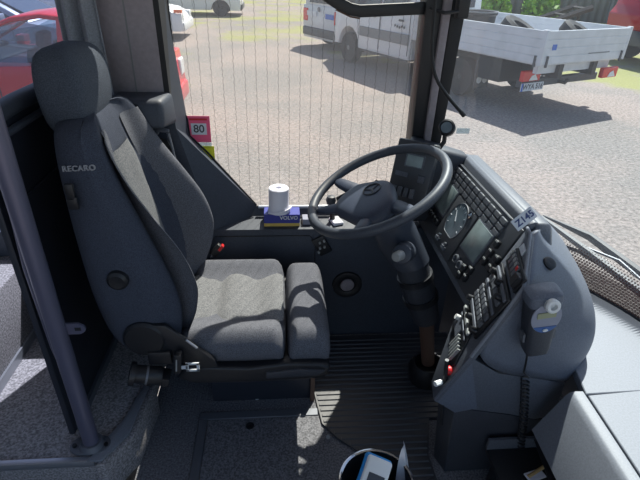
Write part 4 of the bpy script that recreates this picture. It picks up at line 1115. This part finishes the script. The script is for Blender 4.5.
MB().cyl((0, -.7, .335), (0, .7, .335), .07, n=12).build('axle', 'chassis', tk)
MB().bx(-.95, -.4, .45, .95, .42, .78).build('tool_box', 'chassis', tk)
for s in (-1, 1):
    lx = .26 if s > 0 else -.02; tl_ = MB().bx(BX0 + lx, BX0 + lx + .08, s * .80 - .20, s * .80 + .20, .52, .68).bevel(.01, 1).build('tail_light', 'tail_red', tk)
    m_ = MB(); m_.prism([(BX0 + lx - .002, s * .80 - .14, .535), (BX0 + lx - .002, s * .80 + .06, .535), (BX0 + lx - .002, s * .80 + .02, .60), (BX0 + lx - .002, s * .80 - .06, .63)], (-.004, 0, 0)); m_.build('reflector', 'lamp_clear', tl_)
    # mud flaps with two white discs
    mf = MB().bx(-.46, -.44, s * .80 - .17, s * .80 + .17, .22, .70).build('mud_flap', 'car_trim', tk)
    MB().bx(-.468, -.46, s * .80 - .14, s * .80 + .14, .46, .58).build('flap_plate', 'moulding', mf)
    for dy in (-.07, .07): MB().lathe((-.461, s * .80 + dy, .36), (-1, 0, 0), [(0, 0), (.06, 0), (.06, .006), (0, .006)], 18).build('flap_disc', 'lamp_clear', mf)
lp_ = MB().bx(BX0 + .245, BX0 + .26, .50, 1.02, .38, .50).build('licence_plate', 'plate_white', tk)
text_mesh('plate_number', 'WYA 516', .115, frame((BX0 + .243, .75, .44), (0, -1, 0), (0, 0, 1)), 'car_trim', lp_, bold=.003)
MB().bx(BX0 + .2435, BX0 + .2455, .975, 1.02, .38, .50).build('plate_band', 'blue_print', lp_)
MB().tube([(BX0 + .30, .05, .46), (BX0 + .18, .05, .46), (BX0 + .15, .05, .52)], .03, 8).build('tow_hook', 'chassis', tk)

def wpt(x, y, z): return tR - lft * .86 + hd * x + lft * y + V((0, 0, z))
# load on the bed
dr = wpt(.02, .62, .902)
dm = thing('drum', 'black open drum standing on the truck bed', 'drum', tuple(dr))
MB().lathe(dr, (0, 0, 1), [(0, 0), (.26, 0), (.28, .44), (.30, .46), (.30, .50), (.26, .50), (.25, .05), (0, .05)], 24).build('shell', 'rubber_black', dm)
MB().tube([dr + V((.295 * math.cos(t), .295 * math.sin(t), .50)) for t in [2 * PI * k / 24 for k in range(24)]], .014, 6, closed=True).build('lip', 'moulding', dm)
for i, (xx_, yy_, zz_, lab) in enumerate(((-.80, .52, .36, 'black car tyre leaning on the bed beside the drum'), (-1.28, -.35, .30, 'black car tyre at the tail board of the truck bed'))):
    c_ = wpt(xx_, yy_, .945); axx = V((.35, -.3, .85)).normalized()
    t_ = MB().lathe(c_ + V((0, 0, zz_ * .62)), axx, [(.17, -.09), (.28, -.11), (.325, -.07), (.325, .07), (.28, .11), (.17, .09), (.17, -.09)], 28)
    o = t_.build('tyre', 'tyre'); tag(o, lab, 'tyre', 'tyres on the truck bed')

def open_cabin(o, cabp, ww, ti, Ht, belt, x0, x1, paint):
    """roof shell on pillars, so that the interior shows through the panes"""
    def P(x, z, s, e=0): return V((x, s * (ww / 2 - ti * max(0, min(1, (z - belt) / (Ht - belt))) + e), z))
    top = cabp[1:-1]
    rf = MB().loft([[P(x, z, -1) for x, z in top] + [P(x, z - .05, -1) for x, z in reversed(top)], [P(x, z + .02, 0) for x, z in top] + [P(x, z - .03, 0) for x, z in reversed(top)], [P(x, z, 1) for x, z in top] + [P(x, z - .05, 1) for x, z in reversed(top)]])
    rf.bevel(.012, 1, 50); rf.build('roof', paint, o)
    for s in (-1, 1):
        for (xa, za), (xb, zb), w in (((x1 - 1.0, belt - .02), (x1 - 1.86, Ht - .10), .035), ((x0 + .98, belt), (x0 + .98, Ht - .03), .045), ((x0 + .30, belt), (x0 + .52, Ht - .14), .12)):
            MB().prism([P(xa - w, za, s), P(xa + w, za, s), P(xb + w, zb, s), P(xb - w, zb, s)], (0, -s * .05, 0)).build('pillar', paint, o)
    MB().bx(x0 + .25, x1 - .95, -ww / 2 + .05, ww / 2 - .05, belt - .01, belt + .012).build('interior_tray', 'car_trim', o)
    MB().bx(x1 - 1.35, x1 - 1.0, -ww / 2 + .08, ww / 2 - .08, belt, belt + .07).bevel(.03).build('car_dash', 'rubber_black', o)

# ---- generic cars
def car(name, label, loc, ang_, L_, W_, Ht, paint, belt=.92, van=False, r=.31, wb=(.85, .82), glass='car_glass', short=False):
    """local +x forward; origin at the middle of the car on the ground"""
    o = thing(name, label, 'van' if van else 'car', loc, ang_)
    x0, x1 = -L_ / 2, L_ / 2; xr, xf = x0 + wb[0], x1 - wb[1]
    if van: low = [(x0, .30), (x0 - .02, .55), (x0, belt + .02), (x1 - 1.0, belt + .02), (x1 - .25, belt - .14), (x1, belt - .30), (x1 + .02, .5), (x1, .25)]
    else: low = [(x0 + .05, .28), (x0 - .03, .5), (x0 + .02, belt), (x0 + .35, belt + .04), (x1 - 1.2, belt), (x1 - .35, belt - .13), (x1 - .05, belt - .28), (x1 + .02, .5), (x1 - .03, .25)]
    pr = arch_profile(low[0][0], low[-1][0], .24, low, [xr, xf], r * 1.18)
    bd = MB().loft([[(x, -W_ / 2, z) for x, z in pr], [(x, W_ / 2, z) for x, z in pr]]); bd.bevel(.035, 2, 40); bd.build('body', paint, o)
    if van: cabp = [(x0 + .02, belt), (x0 + .06, Ht - .10), (x0 + .2, Ht), (x1 - 1.75, Ht), (x1 - 1.5, Ht - .08), (x1 - .85, belt)]
    else: cabp = [(x0 + .10, belt), (x0 + .45, Ht - .16), (x0 + .75, Ht - .04), (x0 + (1.2 if short else 1.5), Ht), (x0 + (1.5 if short else 2.1), Ht - .04), (x1 - 1.9, Ht - .12), (x1 - 1.0, belt - .02)]
    ti = .20 if not van else .14
    ww = W_ - .06
    if short: open_cabin(o, cabp, ww, ti, Ht, belt, x0, x1, paint)
    else:
        cp = body_prism(cabp, W_ - .06, ti, Ht, belt); cp.bevel(.03, 2, 30); cp.build('roof_cabin', paint, o)
    if van:
        side_glass(o, [(x1 - 1.95, belt + .06), (x1 - 1.95, Ht - .18), (x1 - 1.55, Ht - .18), (x1 - 1.02, belt + .06)], ww, ti, Ht, belt, glass)
        MB().loft([[(x0 + .005 + (.04 * k), s * .62 * (1 - .08 * k), belt + .08 + (Ht - belt - .28) * k) for s, k in ((-1, 0), (1, 0), (1, 1), (-1, 1))], [(x0 + .05 + (.04 * k), s * .62 * (1 - .08 * k), belt + .08 + (Ht - belt - .28) * k) for s, k in ((-1, 0), (1, 0), (1, 1), (-1, 1))]]).build('rear_window', glass, o)
    else:
        m1 = x0 + (.98 if short else 1.75)
        side_glass(o, [(x0 + .62, belt + .06), (x0 + .82, Ht - .16), (m1 - .05, Ht - .09), (m1 - .05, belt + .05)], ww, ti, Ht, belt, glass)
        side_glass(o, [(m1 + .05, belt + .05), (m1 + .05, Ht - .09), (x1 - 1.98, Ht - .18), (x1 - 1.30, belt + .05)], ww, ti, Ht, belt, glass)
        MB().prism([(x0 + .155, -.56, belt + .06), (x0 + .155, .56, belt + .06), (x0 + .40, .48, Ht - .2), (x0 + .40, -.48, Ht - .2)], (-.02, 0, .008)).build('rear_window', glass, o)
    # windscreen
    xa, za, xb_, zb_ = (x1 - 1.46, Ht - .12, x1 - .88, belt + .05) if van else (x1 - 1.82, Ht - .17, x1 - 1.06, belt + .04)
    MB().prism([(xb_, -.66, zb_), (xb_, .66, zb_), (xa, .54, za), (xa, -.54, za)], (.03, 0, .02)).build('windscreen', glass, o)
    for s in (-1, 1):
        MB().bx(x0 - .03, x0 + .06, s * (W_ / 2 - .14) - .10, s * (W_ / 2 - .14) + .13, (.60 if not van else .66), (.82 if not van else .98)).bevel(.015, 1).build('tail_light', 'lamp_clear' if paint == 'paint_red' else 'tail_red', o)
        MB().bx(x1 - .26, x1 + .015, s * (W_ / 2 - .18) - .16, s * (W_ / 2 - .18) + .19, .52, .70).bevel(.03, 2).build('headlight', 'lamp_clear', o)
        MB().box((x1 - 1.45, s * (W_ / 2 + .07), belt + .06), (.12, .18, .13)).bevel(.02).build('mirror', paint if not van else 'car_trim', o)
        for xx_ in ((x0 + 1.70, x1 - 1.32) if not van else (x1 - 1.98, x1 - 1.0)): MB().bx(xx_ - .006, xx_ + .006, s * W_ / 2 - .004, s * W_ / 2 + .004, .36, belt).build('door_gap', 'car_trim', o)
        MB().bx(x0 + 1.80, x0 + 1.96, s * (W_ / 2 + .004) - .014, s * (W_ / 2 + .004) + .014, belt - .14, belt - .11).build('door_handle', paint, o)
        wheel(o, xr, s * (W_ / 2 - .11), r, .19, s); wheel(o, xf, s * (W_ / 2 - .11), r, .19, s)
    MB().bx(x0 - .07, x0 + .06, -W_ / 2 + .04, W_ / 2 - .04, .30, .52).bevel(.04, 2).build('rear_bumper', 'car_trim' if van else paint, o)
    MB().bx(x1 - .06, x1 + .07, -W_ / 2 + .04, W_ / 2 - .04, .24, .48).bevel(.04, 2).build('front_bumper', 'car_trim' if van else paint, o)
    return o, x0, x1

# red hatchback: faces left, tail towards the driver's window
rc_, x0, x1 = car('red_car', 'red hatchback parked outside behind the driver seat', (-3.17, 6.55, G), PI, 3.60, 1.70, 1.46, 'paint_red', belt=.93, short=True, glass='see_glass')
# seats and wheel seen through its glass
for lx, ly in ((-.38, .36), (-.38, -.36)):
    b = MB().box((lx, ly, .78), (.16, .46, .60), Matrix.Rotation(-.2, 4, 'Y')).box((lx - .10, ly, 1.17), (.10, .24, .17), Matrix.Rotation(-.2, 4, 'Y')).bevel(.03)
    b.build('car_seat', 'rubber_black', rc_)
MB().tube([V((.18, .36, .93)) + V((.07 * math.cos(t), .18 * math.sin(t), .17 * math.cos(t))) for t in [2 * PI * k / 20 for k in range(20)]], .018, 6, closed=True).build('car_steering_wheel', 'rubber_black', rc_)

# silver car behind it, white car with its nose right of the pillar, far van, small van ahead of the truck
car('silver_car', 'silver car with dark windows parked beyond the red hatchback', (-5.6, 10.6, G), 0, 4.4, 1.78, 1.55, 'paint_silver', belt=.98)
wc, x0, x1 = car('white_car', 'white car showing only its nose beside the window pillar', (-4.9, 16.0, G), 0, 4.4, 1.76, 1.48, 'paint_white')
MB().bx(x1 - .20, x1 + .02, -.86, -.72, .72, .80).build('indicator', 'lamp_amber', wc)
fv, x0, x1 = car('white_van', 'white delivery van parked far away at the top edge of the side window', (-4.15, 23.6, G), 0, 5.2, 1.95, 2.1, 'paint_white', belt=1.15, van=True, r=.34)
cd, x0, x1 = car('small_van', 'silver white small van with a red tail light in front of the truck', (0, 0, 0), 0, 4.3, 1.80, 1.82, 'paint_silverwhite', belt=1.05, van=True)
cang = math.radians(28.6); cd.rotation_euler = (0, 0, cang)
ch_ = V((math.cos(cang), math.sin(cang), 0)); rear = V((1.18, 14.1, G)); cd.location = rear + ch_ * 2.15
MB().bx(x0 - .035, x0 - .02, -.62, -.24, .78, .90).build('rear_sticker', 'blue_print', cd)
MB().bx(x0 - .03, x0 - .012, .20, .70, .80, .92).build('licence_plate', 'plate_white', cd)
MB().prism([(x0 - .01, -.55, 1.22), (x0 - .01, .45, 1.22), (x0 - .0, .30, 1.50), (x0 - .0, -.40, 1.45)], (-.012, 0, 0)).build('window_reflection', 'pink_packet_reflection', cd)  # pink reflection on the rear window, put in as a coloured sheet
MB().lathe((x0 - .02, .10, .98), (-1, 0, 0), [(0, 0), (.06, 0), (.06, .01), (0, .01)], 18).build('badge', 'moulding', cd)

# red truck at the right edge
rt = thing('red_truck', 'red truck cut off by the right edge of the photo', 'truck', tuple(uz(640, 68, G) + V((2.2, 1.0, 0))), math.radians(10))
wheel(rt, -1.3, .92, .42, .26, 1); wheel(rt, -1.3, -.92, .42, .26, -1); wheel(rt, 1.9, .92, .42, .26, 1); wheel(rt, 1.9, -.92, .42, .26, -1)
MB().loft([[(x, s * 1.05, z) for x, z in ((-2.2, .55), (-2.25, 1.15), (-2.1, 1.35), (-1.9, 2.5), (-.3, 2.55), (-.3, .55), (-.85, .55), (-.95, .85), (-1.3, .98), (-1.65, .85), (-1.75, .55))] for s in (-1, 1)]).bevel(.04).build('cab', 'truck_red', rt)
MB().bx(-.2, 3.2, -1.08, 1.08, .95, 1.45).bevel(.02).build('load_bed', 'truck_red', rt)
MB().bx(-2.3, -2.1, -1.0, 1.0, .45, .80).bevel(.03).build('bumper', 'car_trim', rt)
MB().bx(-2.0, -.6, -1.065, -1.045, 1.5, 2.2).build('side_window', 'car_glass', rt)
MB().bx(-.8, 3.0, -.4, .4, .60, .95).build('chassis_rail', 'chassis', rt)
MB().bx(-2.26, -2.2, -.95, -.70, .85, 1.05).build('headlight', 'lamp_clear', rt)
p_ = rt.location
MB().bx(-2.2, -1.9, -1.07, -1.05, 1.5, 1.62).build('door_print', 'plate_white', rt)

# fence wall, ramp and bushes at the back
fn = thing('fence', 'grey ribbed metal fence along the far edge of the yard', 'fence', (12, 24.5, G))
b = MB(); x = 3.0
pts = []
while x < 34:
    pts += [(x, 24.5), (x + .16, 24.5), (x + .20, 24.58), (x + .34, 24.58)]; x += .38
b.loft([[(px, py, G) for px, py in pts], [(px, py, G + 3.2) for px, py in pts]], cap=False, closed=False)
fo = b.build('sheet', 'fence', fn); md = fo.modifiers.new('t', 'SOLIDIFY'); md.thickness = .03
for xx_ in range(4, 34, 4): MB().bx(xx_ - .06, xx_ + .06, 24.38, 24.50, G, G + 3.3).build('post', 'moulding', fn)
rp = thing('ramp', 'dark loading ramp leaning between the bushes and the red truck', 'ramp', (10.5, 16.4, G))
q0 = uy(545, 24, 16.0); q1 = uy(592, 8, 16.0)
MB().tube([V((q0.x, 16, q0.z)), V((q1.x, 16, q1.z))], .10, 6).build('beam', 'chassis', rp)
MB().tube([V((q0.x, 16.9, q0.z)), V((q1.x, 16.9, q1.z))], .10, 6).build('beam', 'chassis', rp)
for f_ in (.08, .5, .92):
    c_ = q0.lerp(q1, f_); MB().tube([(c_.x, 16, c_.z), (c_.x, 16.9, c_.z)], .05, 6).build('rung', 'chassis', rp)
    MB().tube([(c_.x, 16.45, c_.z), (c_.x, 16.45, G)], .06, 6).build('leg', 'chassis', rp)

def bush(loc, rx, ry, h, n, label, seed):
    rnd = random.Random(seed)
    o = thing('bush', label, 'bush', loc, 0, 'yellow green bushes in front of the far fence')
    lb = MB()
    for i in range(n):
        while True:
            p = V((rnd.uniform(-1, 1), rnd.uniform(-1, 1), rnd.uniform(0, 1)))
            if V((p.x, p.y, p.z * .9)).length < 1: break
        c_ = V((p.x * rx, p.y * ry, .1 + p.z * h)); s = rnd.uniform(.10, .20)
        a = V((rnd.uniform(-1, 1), rnd.uniform(-1, 1), rnd.uniform(-.4, .9))).normalized(); q = a.orthogonal().normalized(); q = Matrix.Rotation(rnd.uniform(0, 6.28), 3, a) @ q
        w = a.cross(q)
        lb.poly([c_ - q * s, c_ - w * s * .4, c_ + q * s, c_ + w * s * .4])
    f = lb.build('foliage', 'leaf', o, smooth=False)
    st_ = MB()
    for k in range(7):
        a = k * .9; st_.tube([(0.1 * math.cos(a), .1 * math.sin(a), 0), (rx * .4 * math.cos(a), ry * .4 * math.sin(a), h * .5), (rx * .7 * math.cos(a), ry * .7 * math.sin(a), h * .9)], [.04, .025, .01], 5)
    st_.build('stems', 'bark', o)
for i, (bx_, by_, rx_, h_, lab) in enumerate(((6.35, 19.0, .70, 1.9, 'bush left of the drum top behind the flatbed truck'), (8.08, 19.4, .70, 1.75, 'bush above the middle of the truck bed by the far fence'), (9.85, 19.2, .70, 1.7, 'bush nearest the dark ramp behind the truck bed'))):
    bush((bx_, by_, G), rx_, .8, h_, 900, lab, i + 3)

# ================================================================== LIGHT, WORLD, CAMERA
SUN = V((0.40, 0.76, 1.20)).normalized()
su = bpy.data.lights.new('sun', 'SUN'); su.energy = 6.4; su.angle = math.radians(.55); su.color = (1.0, .97, .925)
so = bpy.data.objects.new('sun', su); COL.objects.link(so)
so.rotation_euler = SUN.to_track_quat('Z', 'Y').to_euler()
w = bpy.data.worlds.new('World'); sc.world = w; w.use_nodes = True
bgn = w.node_tree.nodes['Background']
sky = w.node_tree.nodes.new('ShaderNodeTexSky'); sky.sky_type = 'NISHITA'; sky.sun_disc = False
sky.sun_elevation = math.asin(SUN.z); sky.sun_rotation = math.atan2(SUN.x, SUN.y); sky.air_density = 1.0; sky.dust_density = 1.5
w.node_tree.links.new(sky.outputs[0], bgn.inputs[0]); bgn.inputs[1].default_value = 0.122

cam = bpy.data.cameras.new('Camera'); cam.sensor_width = 36; cam.lens = F / 640 * 36; cam.clip_start = .02; cam.clip_end = 300
camo = bpy.data.objects.new('Camera', cam); COL.objects.link(camo)
M4 = ROT.to_4x4(); M4.translation = EYE; camo.matrix_world = M4
sc.camera = camo
sc.view_settings.view_transform = 'Standard'; sc.view_settings.look = 'None'; sc.view_settings.exposure = 0.72; sc.view_settings.gamma = 1.0
sc.view_settings.use_curve_mapping = False
for o in list(bpy.data.objects):
    if 'world_children' in o: del o['world_children']
